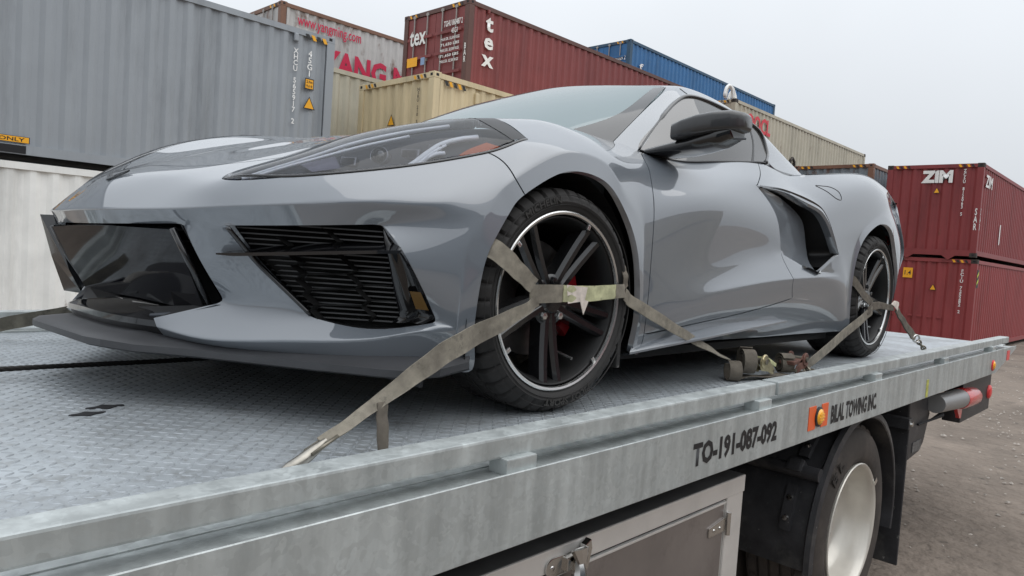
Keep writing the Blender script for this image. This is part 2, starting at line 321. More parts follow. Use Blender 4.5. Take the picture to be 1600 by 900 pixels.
# rear wheel, mudguard, flap
WC = Vector((1.80, 0, -.68)); RT = .468
def truck_wheel(y, s):
    """dual wheel, outer face at y; s=-1 left"""
    e = bpy.data.objects.new('rear_wheel', None); COL.objects.link(e); e.parent = truck; e.location = (WC.x, y, WC.z+1.15)
    M_ = Matrix.Rotation(math.pi/2*(1 if s < 0 else -1), 4, 'X')
    for off in (0, -.34):
        mb = MB(); prof = [(.292, off-.02), (.305, off-.004), (.33, off+.004), (.37, off+.006), (.41, off-.0), (.44, off-.012), (.452, off-.03)]
        for g in range(5):
            y0 = off-.03-g*.05; prof += [(RT, y0-.002), (RT, y0-.038), (RT-.014, y0-.040), (RT-.014, y0-.050)]
        prof += [(.45, off-.285), (.38, off-.295), (.292, off-.27)]
        n = 160; mb.lathe(prof, n, M_)
        k = len(prof)
        for i in range(n):     # shoulder blocks
            for j, (r, h) in enumerate(prof):
                if r == RT and (h > off-.07 or h < off-.235) and i % 5 == 0:
                    idx = i*k+j; v_ = Vector(mb.v[idx]); c_ = Vector((0, v_.y, 0)); mb.v[idx] = tuple(c_+(v_-c_)*.968)
        mb.build('tyre', M_trub, e, auto=.7)
    mb = MB(); mb.lathe([(.287, -.022), (.297, -.010), (.300, .002), (.296, .006), (.288, .003), (.281, -.008), (.276, -.03), (.268, -.06), (.262, -.10), (.245, -.135), (.225, -.152), (.18, -.162), (.13, -.165), (.125, -.15), (.10, -.148), (.10, -.165), (0, -.165)], 72, M_); mb.build('rim', M_rim, e, auto=.7)
    for i in range(10):
        t = 2*math.pi*i/10; mb = MB(); mb.lathe([(0, .03), (.013, .028), (.015, 0)], 6, M_ @ Matrix.Translation((.166*math.cos(t), .166*math.sin(t), -.165))); mb.build('wheel_nut', M_chrome, e)
    mb = MB(); mb.box((.29, -.012, -.012), (.318, .002, .014), Matrix.Rotation(-.62, 4, 'Y')); mb.build('balance_weight', M_chrome, e)
    return e
truck_wheel(-1.222, -1); truck_wheel(1.222, 1)
# raised sidewall letters
e = [o for o in truck.children if o.name.startswith('rear_wheel')][0]
def arc_text(body, r, size, a0, y, m, parent, wide=1.):
    cu = bpy.data.curves.new('t', 'FONT'); cu.body = body; cu.size = size; cu.extrude = .0012; cu.offset = .02*size; cu.resolution_u = 2
    t = bpy.data.objects.new('t', cu); COL.objects.link(t); bpy.context.view_layer.update()
    me = bpy.data.meshes.new_from_object(t.evaluated_get(bpy.context.evaluated_depsgraph_get())); bpy.data.objects.remove(t)
    for q in me.vertices:
        a = a0-q.co.x*wide/r; rr = r+q.co.y; q.co = (rr*math.cos(a), y-q.co.z, rr*math.sin(a))
    me.materials.clear(); return link('sidewall_letters', me, m, parent)
M_trub2 = mat('truck_tyre_letters', (.02, .018, .017), .6)
arc_text('E L', .375, .075, math.radians(140), -.0075, M_trub2, e, 1.3)
for s in (-1, 1):
    mb = MB(); prof = []; ya, yb = 1.248, .66
    angs = [math.radians(a) for a in range(186, -16, -6)]
    r0, r1 = .508, .520
    vs = []
    for t in angs:
        c_, s_ = math.cos(t), math.sin(t)
        for r, y in ((r0, ya-.004), (r0+.006, ya), (r1+.022, ya-.006), (r1+.024, ya-.028), (r1, ya-.04), (r1, yb), (r0, yb)): vs.append((WC.x+r*c_, s*y, WC.z+r*s_))
    n = 7; fs = []
    for i in range(len(angs)-1):
        for j in range(n): fs.append((i*n+j, i*n+(j+1) % n, (i+1)*n+(j+1) % n, (i+1)*n+j))
    fs += [tuple(range(n)), tuple((len(angs)-1)*n+j for j in range(n))]
    mb.add(vs, fs); fd = tpart(mb, 'mudguard', M_blackp, auto=.6)
    mb = MB(); mb.box((2.46, min(s*1.25, s*.68), -1.02), (2.475, max(s*1.25, s*.68), -.26)); mf = tpart(mb, 'mud_flap', M_blackp, bevel=.005)
    for i in range(9):
        mb = MB(); y = s*(1.13-.02*i); mb.box((2.452, y-.005, -.98), (2.4598, y+.005, -.45)); mb.build('flap_rib', M_blackp, mf)
    mb = MB(); mb.box((2.40, min(s*1.262, s*1.0), -.30), (2.458, max(s*1.262, s*1.0), -.245)); mb.build('flap_bracket', M_blackp, mf, bevel=.004)
    mb = MB(); mb.lathe([(0, .012), (.012, .010), (.014, 0)], 10, Matrix.Translation((2.43, s*1.262, -.272)) @ Matrix.Rotation(math.pi/2 if s < 0 else -math.pi/2, 4, 'X')); mb.build('bolt', M_chrome, mf)
# mudguard bracket with bolts, clamp and cross tube
def onfender(a, y, dr=0.): t = math.radians(a); return Vector((WC.x+(.522+dr)*math.cos(t), y, WC.z+(.522+dr)*math.sin(t)))
for a0, a1 in ((118, 136), (150, 170)):
    mb = MB(); vs = []
    for a in range(a0, a1+1, 2):
        for dr, y in ((0, -1.10), (.016, -1.105), (.016, -1.145), (0, -1.15)): vs.append(onfender(a, y, dr))
    k = len(vs)//4; mb.add(vs, [(i*4+j, i*4+j+1, (i+1)*4+j+1, (i+1)*4+j) for i in range(k-1) for j in range(3)]+[(0, 1, 2, 3), (4*k-1, 4*k-2, 4*k-3, 4*k-4)]); br = tpart(mb, 'guard_bracket', M_blackp)
c_ = onfender(143, -1.125, .02); ax = (onfender(143, -1.125, 1)-onfender(143, -1.125)).normalized()
mb = MB(); mb.box((-.03, -.035, -.05), (.03, .035, .05), Matrix.Translation(c_) @ Matrix.Rotation(math.radians(-53), 4, 'Y')); mb.build('clamp', M_blackp, br, bevel=.012)
mb = MB(); mb.tube([c_+Vector((-.02, .5, 0)), c_+Vector((-.02, -.10, 0))], .028, 16); mb.build('cross_tube', M_blackp, br, auto=.6)
for a in (121, 130, 156, 165):
    q_ = onfender(a, -1.125, .016); d_ = (onfender(a, -1.125, 1)-q_).normalized(); mb = MB(); mb.lathe([(0, .01), (.010, .009), (.014, .0)], 12, Matrix.Translation(q_) @ d_.to_track_quat('Z', 'Y').to_matrix().to_4x4()); mb.build('bolt', M_chrome, br, auto=.6)
# tail lamp bar
mb = MB(); mb.box((3.75, -1.215, -.445), (4.62, -1.11, -.18)); bar = tpart(mb, 'rear_bar', M_blackp, bevel=.006)
mb = MB(); mb.tube([(3.0, -1.235, -.235), (3.56, -1.235, -.26)], [.052, .06], 20); mb.build('lamp_tube', mat('dull_steel_tube', (.30, .30, .30), .42, .5), bar, auto=.6)
mb = MB(); mb.tube([(3.56, -1.235, -.262), (3.6, -1.235, -.264), (3.92, -1.235, -.28), (4.0, -1.235, -.283)], [.062, .066, .06, .045], 20); mb.build('tail_lamp', M_red, bar, auto=.6)
mb = MB(); mb.prism([(3.52, -.32), (3.66, -.32), (3.64, -.39), (3.60, -.39)], 1.22, 1.24, PL_Y); mb.build('lamp_reflector', M_red, bar)
mb = MB(); mb.lathe([(.05, 0), (.048, .012), (.03, .018), (0, .02)], 24, Matrix.Translation((4.56, -1.2155, -.315)) @ Matrix.Rotation(math.pi/2, 4, 'X')); mb.build('round_reflector', M_redp, bar, smooth=True)
mb = MB(); mb.prism([(2.62, -.16), (2.95, -.16), (3.06, -.30), (2.97, -.46), (2.9, -.50), (2.68, -.52), (2.66, -.36)], 1.06, 1.20, PL_Y); ck = tpart(mb, 'wheel_chock', M_blackp, bevel=.01)
mb = MB(); mb.box((2.74, -1.204, -.485), (2.90, -1.2005, -.43)); mb.build('embossed_plate', mat('embossed_plate', (.10, .10, .10), .5, var=(90, .8)), ck)
mb = MB(); mb.tube([(2.8, -1.205, -.335), (3.02, -1.22, -.33), (3.16, -1.235, -.315)], [.006, .007, .016], 8); mb.build('strap_tail', M_dark, ck)
# axle and chassis
mb = MB(); mb.tube([(1.8, -1.0, -.68), (1.8, 1.0, -.68)], .11, 16); mb.box((DX0, -.48, -.62), (4.3, -.36, -.33)); mb.box((DX0, .36, -.62), (4.3, .48, -.33)); tpart(mb, 'chassis', M_dark)
# ------------------------------------------------------------------ ground
def ground_z(x, y): return -1.15-.0125*(x-1.8)-.0105*(y+1.2)
m = mat('dirt_yard', (.205, .168, .138), .95, var=(.5, .22, 14), dirt=[((.27, .222, .182), 1.3, .5, .72), ((.12, .098, .08), .6, .5, .75), ((.09, .076, .064), 5, .58, .70)], bump=(9, .9, .06))
nt_ = m.node_tree; b_ = nt_.nodes['Principled BSDF']
mb = MB(); R_ = 900; N_ = 24
g = [-R_, -300, -120, -60, -40]+[-30+i*.8 for i in range(90)]+[46, 60, 120, 300, R_]
vs = []; rnd = random.Random(3)
for x in g:
    for y in g:
        w = 0 if (abs(x) > 50 or abs(y) > 50) else .02*math.sin(x*1.3+.6*math.sin(y))*math.sin(y*.9+x*.2)+rnd.uniform(-.008, .008)
        vs.append((x, y, ground_z(x, y)+w-.01))
n = len(g); mb.add(vs, [(i*n+j, (i+1)*n+j, (i+1)*n+j+1, i*n+j+1) for i in range(n-1) for j in range(n-1)])
gr = mb.build('ground', m, smooth=True); tag(gr, kind='structure')
# loose stones scattered over the dirt
mb = MB(); rnd = random.Random(11)
for i in range(5200):
    x, y = rnd.uniform(3, 22), rnd.uniform(-9, 2.4)
    if rnd.random() < .55: cl = rnd.choice([(6.5, -2.4), (8, -3.6), (10, -1.5), (7, -4.2), (12, -4)]); x, y = rnd.gauss(cl[0], .9), rnd.gauss(cl[1], .5)
    r = rnd.uniform(.006, .022)*(1.6 if rnd.random() < .05 else 1); z = ground_z(x, y)-.005
    a = rnd.uniform(0, 6.28); q = [(x+r*math.cos(a+k*1.57)*rnd.uniform(.7, 1.2), y+r*math.sin(a+k*1.57)*rnd.uniform(.7, 1.2), z+r*rnd.uniform(0, .5)) for k in range(4)]
    mb.add(q+[(x, y, z+r*rnd.uniform(.6, 1.1)), (x, y, z-r)], [(0, 1, 4), (1, 2, 4), (2, 3, 4), (3, 0, 4)])
o = mb.build('gravel', mat('pale_stones', (.40, .36, .32), .85, var=(14, .45))); tag(o, 'loose pale stones scattered over the brown dirt yard', 'gravel', kind='stuff')
# ------------------------------------------------------------------ shipping containers
CM = {}
def cmat(name, col, rust=.0, rough=.5, streak=.12):
    if name in CM: return CM[name]
    d = [((col[0]*.62, col[1]*.62, col[2]*.62), 1.6, .50, .78, (1.2, 1.2, .18))]
    if rust: d.append(((.12, .045, .02), 2.4, .66-rust, .76-rust*.6, (1, 1, .5)))
    CM[name] = mat(name, col, rough, 0, var=(1.3, streak, 8), dirt=d); return CM[name]
M_cast = mat('worn_casting', (.045, .035, .03), .7, var=(8, .5))
M_white = mat('white_marking', (.80, .80, .78), .55, var=(9, .12)); M_redmk = mat('red_marking', (.52, .012, .06), .5)
M_yel = mat('yellow_sticker', (.88, .42, .02), .45); M_haz = mat('black_sticker', (.02, .02, .02), .5); M_bar = mat('galvanised_bar', (.34, .31, .29), .45, .5)
CW = 2.438
def corr(L, H, pitch, depth, along, name):
    """trapezoid-corrugated wall in its own plane: u along the wall, recess away from the outside"""
    prof = []; n = max(2, round(L/pitch)); p = L/n
    for i in range(n): prof += [(i*p, 0), (i*p+p*.26, 0), (i*p+p*.5, depth), (i*p+p*.76, depth)]
    prof.append((L, 0)); return prof
WALLS = {}
def wall_mesh(L, H, kind):
    key = (round(L, 3), round(H, 3), kind)
    if key in WALLS: return WALLS[key]
    mb = MB(); pr_ = corr(L, H, .278 if kind == 'side' else .25, .036, 0, ''); k = len(pr_)
    mb.add([(u, d, 0) for u, d in pr_]+[(u, d, H) for u, d in pr_], [(i, i+1, k+i+1, k+i) for i in range(k-1)])
    me = mb.mesh('corrugated_wall'); WALLS[key] = me; return me
def container(label, colm, corner, L=12.19, H=2.591, west='blank', marks=None, group='stacked shipping containers', frame=None, hazard=True):
    """corner = lower west-south corner (min x, min y, min z); the south side (-Y) and west end (-X) face the camera"""
    e = empty('shipping_container', label, 'container', corner, group=group)
    fm = frame or colm; Wd = CW
    def put(me, name, loc, rz=0, mm=colm):
        me2 = me
        o = bpy.data.objects.new(name, me2); COL.objects.link(o); o.parent = e; o.location = loc; o.rotation_euler = (0, 0, rz)
        if not me2.materials: me2.materials.append(mm)
        o.material_slots[0].link = 'OBJECT'; o.material_slots[0].material = mm; return o
    iL, iH = L-.36, H-.30
    put(wall_mesh(iL, iH, 'side'), 'side_wall', (.18, .024, .19)); put(wall_mesh(iL, iH, 'side'), 'side_wall', (L-.18, Wd-.024, .19), math.pi)
    put(wall_mesh(Wd-.32, iH, 'end'), 'end_wall', (L-.03, .16, .19), math.pi/2)
    def bx_(lo, hi, name, mm=fm, bevel=None, par=e): b = MB(); b.box(lo, hi); return b.build(name, mm, par, bevel=bevel)
    bx_((.06, .06, H-.05), (L-.06, Wd-.06, H-.03), 'roof', colm); bx_((.06, .06, .13), (L-.06, Wd-.06, .16), 'floor', M_dark)
    for y0, y1 in ((.004, .075), (Wd-.075, Wd-.004)):
        bx_((.12, y0, .06), (L-.12, y1, .19), 'bottom_rail'); bx_((.12, y0, H-.115), (L-.12, y1, H-.018), 'top_rail')
    for x0, x1 in ((.004, .075), (L-.075, L-.004)): bx_((x0, .12, .03), (x1, Wd-.12, .19), 'end_sill'); bx_((x0, .12, H-.115), (x1, Wd-.12, H-.012), 'end_header')
    for x0 in (.003, L-.163):
        for y0 in (.003, Wd-.163): bx_((x0, y0, .118), (x0+.16, y0+.16, H-.118), 'corner_post', bevel=.012)
    for x0 in (0, L-.178):
        for y0 in (0, Wd-.162):
            for z0 in (0, H-.118):
                c = bx_((x0, y0, z0), (x0+.178, y0+.162, z0+.118), 'corner_casting', M_cast if frame is None else fm, bevel=.008)
                if x0 == 0 or True:
                    hx = bx_((x0+.05, y0-.002 if y0 == 0 else y0+.16, z0+.035), (x0+.115, y0+.004 if y0 == 0 else y0+.164, z0+.085), 'casting_hole', M_dark, None, c)
                if x0 == 0: bx_((-.002, y0+.045, z0+.035), (.004, y0+.11, z0+.085), 'casting_hole', M_dark, None, c)
    if west == 'blank': put(wall_mesh(Wd-.32, iH, 'end'), 'end_wall', (.03, Wd-.16, .19), -math.pi/2)
    else:
        for k, y0 in enumerate((.165, Wd/2+.006)):
            d = bx_((.03, y0, .195), (.07, y0+Wd/2-.171, H-.125), 'door', colm)
            for i in range(5):
                z0 = .30+i*(H-.50)/5; b = MB(); b.prism([(y0+.05, z0), (y0+1.0, z0), (y0+1.0, z0+.07), (y0+.05, z0+.07)], -.03, -.012, Matrix(((0, 0, 1), (1, 0, 0), (0, 1, 0))).to_4x4()); b.build('door_rib', colm, d, bevel=.006)
            for yy in (y0+.28, y0+.78):
                b = MB(); b.tube([(-.004, yy, .10), (-.004, yy, H-.06)], .017, 10); lb = b.build('locking_bar', M_bar, d, auto=.6)
                for zz in (.15, .9, 1.7, H-.10): b = MB(); b.box((-.014, yy-.05, zz-.03), (.03, yy+.05, zz+.03)); b.build('bar_keeper', M_bar, d)
    if hazard:
        for y0 in (.22, Wd-.62):
            for i in range(4):
                b = MB(); b.prism([(y0+i*.1, H-.105), (y0+.06+i*.1, H-.105), (y0+.10+i*.1, H-.03), (y0+.04+i*.1, H-.03)], 0, .002, Matrix(((0, 0, -1), (1, 0, 0), (0, 1, 0))).to_4x4()); b.build('hazard_stripe', M_yel if i % 2 else M_haz, e)
    if marks: marks(e, L, H)
    return e
def mk_side(e, body, x0, x1, z0, z1, m=M_white, bold=.02, vertical=False, y=-.004): return lettering('lettering', body, x0, x1, z0, z1, (0, y, 0), PL_Y, m, e, bold=bold, vertical=vertical)
def mk_west(e, body, y0, y1, z0, z1, m=M_white, bold=.02, vertical=False, x=-.004): return lettering('lettering', body, -y1, -y0, z0, z1, (x, 0, 0), PL_X, m, e, bold=bold, vertical=vertical)
def tri(e, c, s, pl, org, m):
    M_ = Matrix.Translation(org) @ pl
    b = MB(); b.prism([(c[0]-s/2, c[1]), (c[0]+s/2, c[1]), (c[0], c[1]+s*.95)], .001, .003, M_); o = b.build('warning_sticker', M_haz, e)
    b = MB(); b.prism([(c[0]-s*.39, c[1]+s*.065), (c[0]+s*.39, c[1]+s*.065), (c[0], c[1]+s*.83)], .0032, .0042, M_); b.build('sticker_face', m, o)
def plate(e, r, pl, org, m, name='sticker'):
    b = MB(); b.prism([(r[0], r[2]), (r[1], r[2]), (r[1], r[3]), (r[0], r[3])], .001, .003, Matrix.Translation(org) @ pl); return b.build(name, m, e)
def haz_side(e, x, z, n=4):
    for i in range(n):
        b = MB(); b.prism([(x+i*.11, z), (x+.07+i*.11, z), (x+.12+i*.11, z-.09), (x+.05+i*.11, z-.09)], .001, .003, Matrix.Translation((0, -.004, 0)) @ PL_Y); b.build('hazard_stripe', M_yel if i % 2 else M_haz, e)
GREY = cmat('container_grey', (.31, .335, .36), 0, .45, .05); WHITE = cmat('container_white', (.83, .83, .80), .02, .5); PALE = cmat('container_pale_cream', (.46, .43, .34), .05)
SIL = cmat('container_dirty_white', (.48, .47, .46), .12); TAN = cmat('container_tan', (.68, .56, .35), .0, .5, .06); MAR = cmat('container_maroon', (.215, .048, .046), .05); BLUE = cmat('container_blue', (.03, .14, .33), .02)
CREAM = cmat('container_beige', (.46, .42, .33), .06); SLATE = cmat('container_slate', (.17, .20, .225), .09); RED = cmat('container_red', (.23, .04, .042), .035, .5, .08); RED2 = cmat('container_brick_red', (.275, .05, .052), .01, .5, .06)
RUST = cmat('rusty_frame', (.19, .095, .06), .1)
YF = Vector((0, 0, 0))
# A: grey, upper left
def mA(e, L, H):
    mk_side(e, 'XHCU 565917 2', 11.36, 11.46, 1.19, 2.52, vertical=True); mk_side(e, '45G1', 11.64, 11.74, 2.08, 2.54, vertical=True)
    plate(e, (11.61, 11.79, 1.85, 2.045), PL_Y, (0, -.004, 0), M_haz); plate(e, (11.625, 11.775, 1.868, 2.028), PL_Y, (0, -.0062, 0), M_yel)
    mk_side(e, '2.9m', 11.64, 11.76, 1.96, 2.01, M_haz, y=-.0105); mk_side(e, '9.6 ft', 11.64, 11.76, 1.885, 1.935, M_haz, y=-.0105)
    tri(e, (11.715, 1.50), .24, PL_Y, (0, -.004, 0), M_yel); haz_side(e, 11.58, H-.075, 4); haz_side(e, .45, H-.075, 4)
    plate(e, (6.45, 7.46, .212, .30), PL_Y, (0, -.004, 0), M_haz); plate(e, (6.46, 7.45, .218, .294), PL_Y, (0, -.0062, 0), M_yel); mk_side(e, 'FOR EMPTY ONLY', 6.50, 7.40, .230, .282, M_haz, bold=.015, y=-.0105)
    b = MB(); b.box((6.2, -.006, .072), (7.42, .006, .178)); b.build('fork_pocket', M_dark, e)
    b = MB(); b.box((11.36, -.03, 2.64), (11.44, .03, 2.78)); b.build('vent_cover', GREY, e, bevel=.02)
    b = MB(); b.box((L-.165, -.0035, .12), (L-.005, .15, H-.12)); b.build('corner_face', GREY, e, bevel=.004)
A0 = Vector((5.66-12.19, 9.62, 4.20-2.896))
container('plain grey high-cube container stacked above the white one', GREY, A0, H=2.896, marks=mA, frame=GREY, hazard=False)
container('white container at the left under the plain grey one', WHITE, (A0.x+.15, A0.y-.02, A0.z-2.591-.03), H=2.591, frame=WHITE, hazard=False)
# C/D: dirty white over pale cream, behind
def mC(e, L, H):
    mk_side(e, 'www.yangming.com', .48, 2.46, 2.0, 2.36, M_redmk, bold=.012); mk_side(e, 'YANG MING', 1.25, 5.5, 1.05, 1.72, M_redmk, bold=.04)
C0_ = Vector((7.55, 15.4, 3.98))
container('dirty white container with red web address on its side', SIL, C0_, H=2.591, west='door', marks=mC, frame=RUST)
container('dirty white container, middle of the stack under the web address', SIL, C0_-Vector((0, -.02, 2.61)), west='door', frame=RUST)
container('dirty white container at the foot of the stack under the web address', SIL, C0_-Vector((0, .01, 5.22)), west='door', frame=RUST)
container('pale cream container between the grey and the tan ones', PALE, (4.2, 11.9, 4.30-2.896), L=12.19, H=2.896)
container('pale cream container on the ground behind the tan ones', PALE, (4.2, 11.92, 4.30-2.896-2.62), L=12.19, H=2.591)
# E: tan
def mE(e, L, H):
    tri(e, (-1.25, 1.66), .24, PL_X, (-.004, 0, 0), M_yel); mk_west(e, 'NSRU 210 5 61', .40, .47, 1.45, 2.32, M_haz, vertical=True); haz_side(e, .25, H-.13, 5)
    b = MB(); b.box((1.05, -.03, H-.42), (1.15, .03, H-.2)); b.build('vent_cover', TAN, e, bevel=.02)
container('clean tan container with hazard stripes on its top corners', TAN, (6.93, 8.25, 3.73-2.591), L=6.06, marks=mE, frame=TAN)
container('tan container at ground level below the clean tan one', TAN, (6.93, 8.27, 3.73-2*2.591-.03), L=6.06, frame=TAN)
# F: tex
def mF(e, L, H):
    mk_west(e, 'tex', 1.50, 2.13, 2.08, 2.46, bold=.02, x=-.032); mk_west(e, 'TGHU 860487 2', .18, .84, 2.36, 2.50, x=-.032); mk_west(e, '45G1', .34, .56, 2.18, 2.30, x=-.032)
    for i in range(5): mk_west(e, 'MAX.GR. 32,500 KGS' if i % 2 == 0 else '71,650 LBS', .26, .92, 2.03-i*.13, 2.11-i*.13, x=-.032)
    plate(e, (-2.19, -1.79, 1.58, 1.80), PL_X, (-.031, 0, 0), M_yel); plate(e, (-1.65, -1.50, 1.58, 1.76), PL_X, (-.031, 0, 0), mat('blue_sticker', (.25, .36, .55), .5))
    mk_side(e, 'tex', .46, .86, 1.48, 2.64, bold=.03, vertical=True); mk_west(e, 'BAR', .03, .12, 1.46, 1.90, vertical=True)
    b = MB(); b.box((.57, -.03, 2.70), (.64, .03, 2.80)); b.build('vent_cover', MAR, e, bevel=.02)
F0_ = Vector((9.50, 10.29, 6.21-2.896))
container('maroon container marked tex, topmost behind the windscreen', MAR, F0_, H=2.896, west='door', marks=mF, frame=cmat('container_brown_frame', (.11, .05, .04), .06))
container('maroon container, middle one of the stack below tex', MAR, F0_-Vector((0, -.03, 2.62)), H=2.591, west='door')
container('maroon container at the foot of the stack below tex', MAR, F0_-Vector((0, -.01, 5.24)), H=2.591, west='door')
# G: blue
def mG(e, L, H):
    mk_west(e, 'CSNU 480709 2', .18, 1.1, H-.72, H-.56, x=-.012); mk_west(e, '42G1', .45, .8, H-.98, H-.84, x=-.012); mk_side(e, 'florens', .55, .95, H-2.3, H-.72, bold=.02, vertical=True)
G0_ = Vector((19.89, 13.21, 8.44-2.591))
for k in range(4): container(('blue container, highest one against the sky', 'blue container, second from the top under the highest blue one', 'blue container, second from the ground in the tall blue stack', 'blue container at the foot of the tall blue stack')[k], BLUE, G0_-Vector((0, .02*(k % 2), 2.61*k)), west='door', marks=mG if k == 0 else None, frame=cmat('container_blue_frame', (.03, .08, .14), .08))
# H: OOCL
def mH(e, L, H):
    mk_side(e, 'OOCL', .84, 2.62, 1.78, 2.32, mat('red_oocl', (.62, .03, .05), .5), bold=.035); mk_side(e, 'T - T', 5.4, 6.9, .85, 1.15, RUST)
    b = MB(); pts = [(4.6+.24*math.cos(t), .95+.42*math.sin(t)) for t in [2*math.pi*i/8 for i in range(8)]]
    for p_, q_ in zip(pts[:-2], pts[1:-1]): b.tube([(p_[0], -.006, p_[1]), (q_[0], -.006, q_[1])], .045, 6)
    b.build('worn_logo', M_cast, e)
H0_ = Vector((19.54, 8.76, 5.80-2.591))
container('beige container with red letters, topmost right of the mirror', CREAM, H0_, west='door', marks=mH)
container('beige container in the middle under the red-lettered one', CREAM, H0_-Vector((0, -.02, 2.62)), west='door')
container('beige container at ground level under the red-lettered one', CREAM, H0_-Vector((0, -.01, 5.23)), west='door')
# I: slate with rusty frame
I0_ = Vector((21.61, 5.15, 3.90-2.591))
container('slate grey container with rusty frame above the rear fender', SLATE, I0_, L=12.19, frame=RUST)
container('slate grey container with rusty frame on the ground behind the car', SLATE, I0_-Vector((0, -.02, 2.62)), L=12.19, frame=RUST)
# J/K: ZIM
def mJ(e, L, H):
    mk_west(e, 'ZIM', .73, 1.52, 2.06, 2.41, bold=.06); tri(e, (-1.10, 1.77), .17, PL_X, (-.004, 0, 0), M_yel); mk_west(e, 'ZCSU 812063 5', .41, .48, 1.14, 2.43, vertical=True)
    mk_side(e, 'ZIM', .35, 1.2, H-.62, H-.28, bold=.03); mk_west(e, 'SAR', .05, .14, .75, 1.35, vertical=True); mk_side(e, 'SAR', .03, .11, .75, 1.35, vertical=True); mk_side(e, 'I', 2.78, 2.9, .5, 1.1, bold=.05)
    for y0 in (.5, 1.55): b = MB(); b.prism([(y0, .03), (y0+.34, .03), (y0+.17, -.09)], .0, .03, Matrix(((0, 0, 1), (1, 0, 0), (0, 1, 0))).to_4x4()); b.build('lifting_foot', RED, e)
J0_ = Vector((21.33, 2.23, 3.77-2.591))
container('dark red container marked ZIM, upper of the two behind the truck tail', RED, J0_, marks=mJ)
def mK(e, L, H):
    tri(e, (-1.03, 1.67), .18, PL_X, (-.004, 0, 0), M_yel); mk_west(e, 'FCIU 725282 2', .30, .38, 1.08, 2.30, vertical=True); o = plate(e, (-1.83, -1.58, 1.98, 2.27), PL_X, (-.004, 0, 0), M_yel)
    mk_west(e, '1.4', 1.62, 1.79, 2.06, 2.19, M_haz, x=-.008); plate(e, (.06, .26, H-.78, H-.28), PL_Y, (0, -.004, 0), M_haz)
    for i in range(2): b = MB(); z0 = H-.72+i*.2; b.prism([(.08, z0), (.24, z0+.12), (.24, z0+.20), (.08, z0+.08)], .0035, .0045, Matrix.Translation((0, -.004, 0)) @ PL_Y); b.build('hazard_stripe', mat('lime', (.6, .65, .05), .5), e)
    for i in range(6): b = MB(); b.box((-.002, .75+i*.25, .88), (.02, .87+i*.25, .93)); b.build('dent', RED2, e, bevel=.006)
container('brick red container on the ground under the ZIM one', RED2, J0_-Vector((-.05, .05, 2.64)), marks=mK)

# unseen container row, added behind the photographer to reflect dark in the car door
for i, (x, cm_, lab) in enumerate(((-9, SLATE, 'slate'), (3.6, MAR, 'maroon'), (16.2, CREAM, 'beige'))):
    for k in range(2): container('%s container %s the row across the lane' % (lab, ('at the foot of', 'on top of')[k]), cm_, (x, -15.5, ground_z(x, -15)+.02+2.6*k), group='containers across the lane')

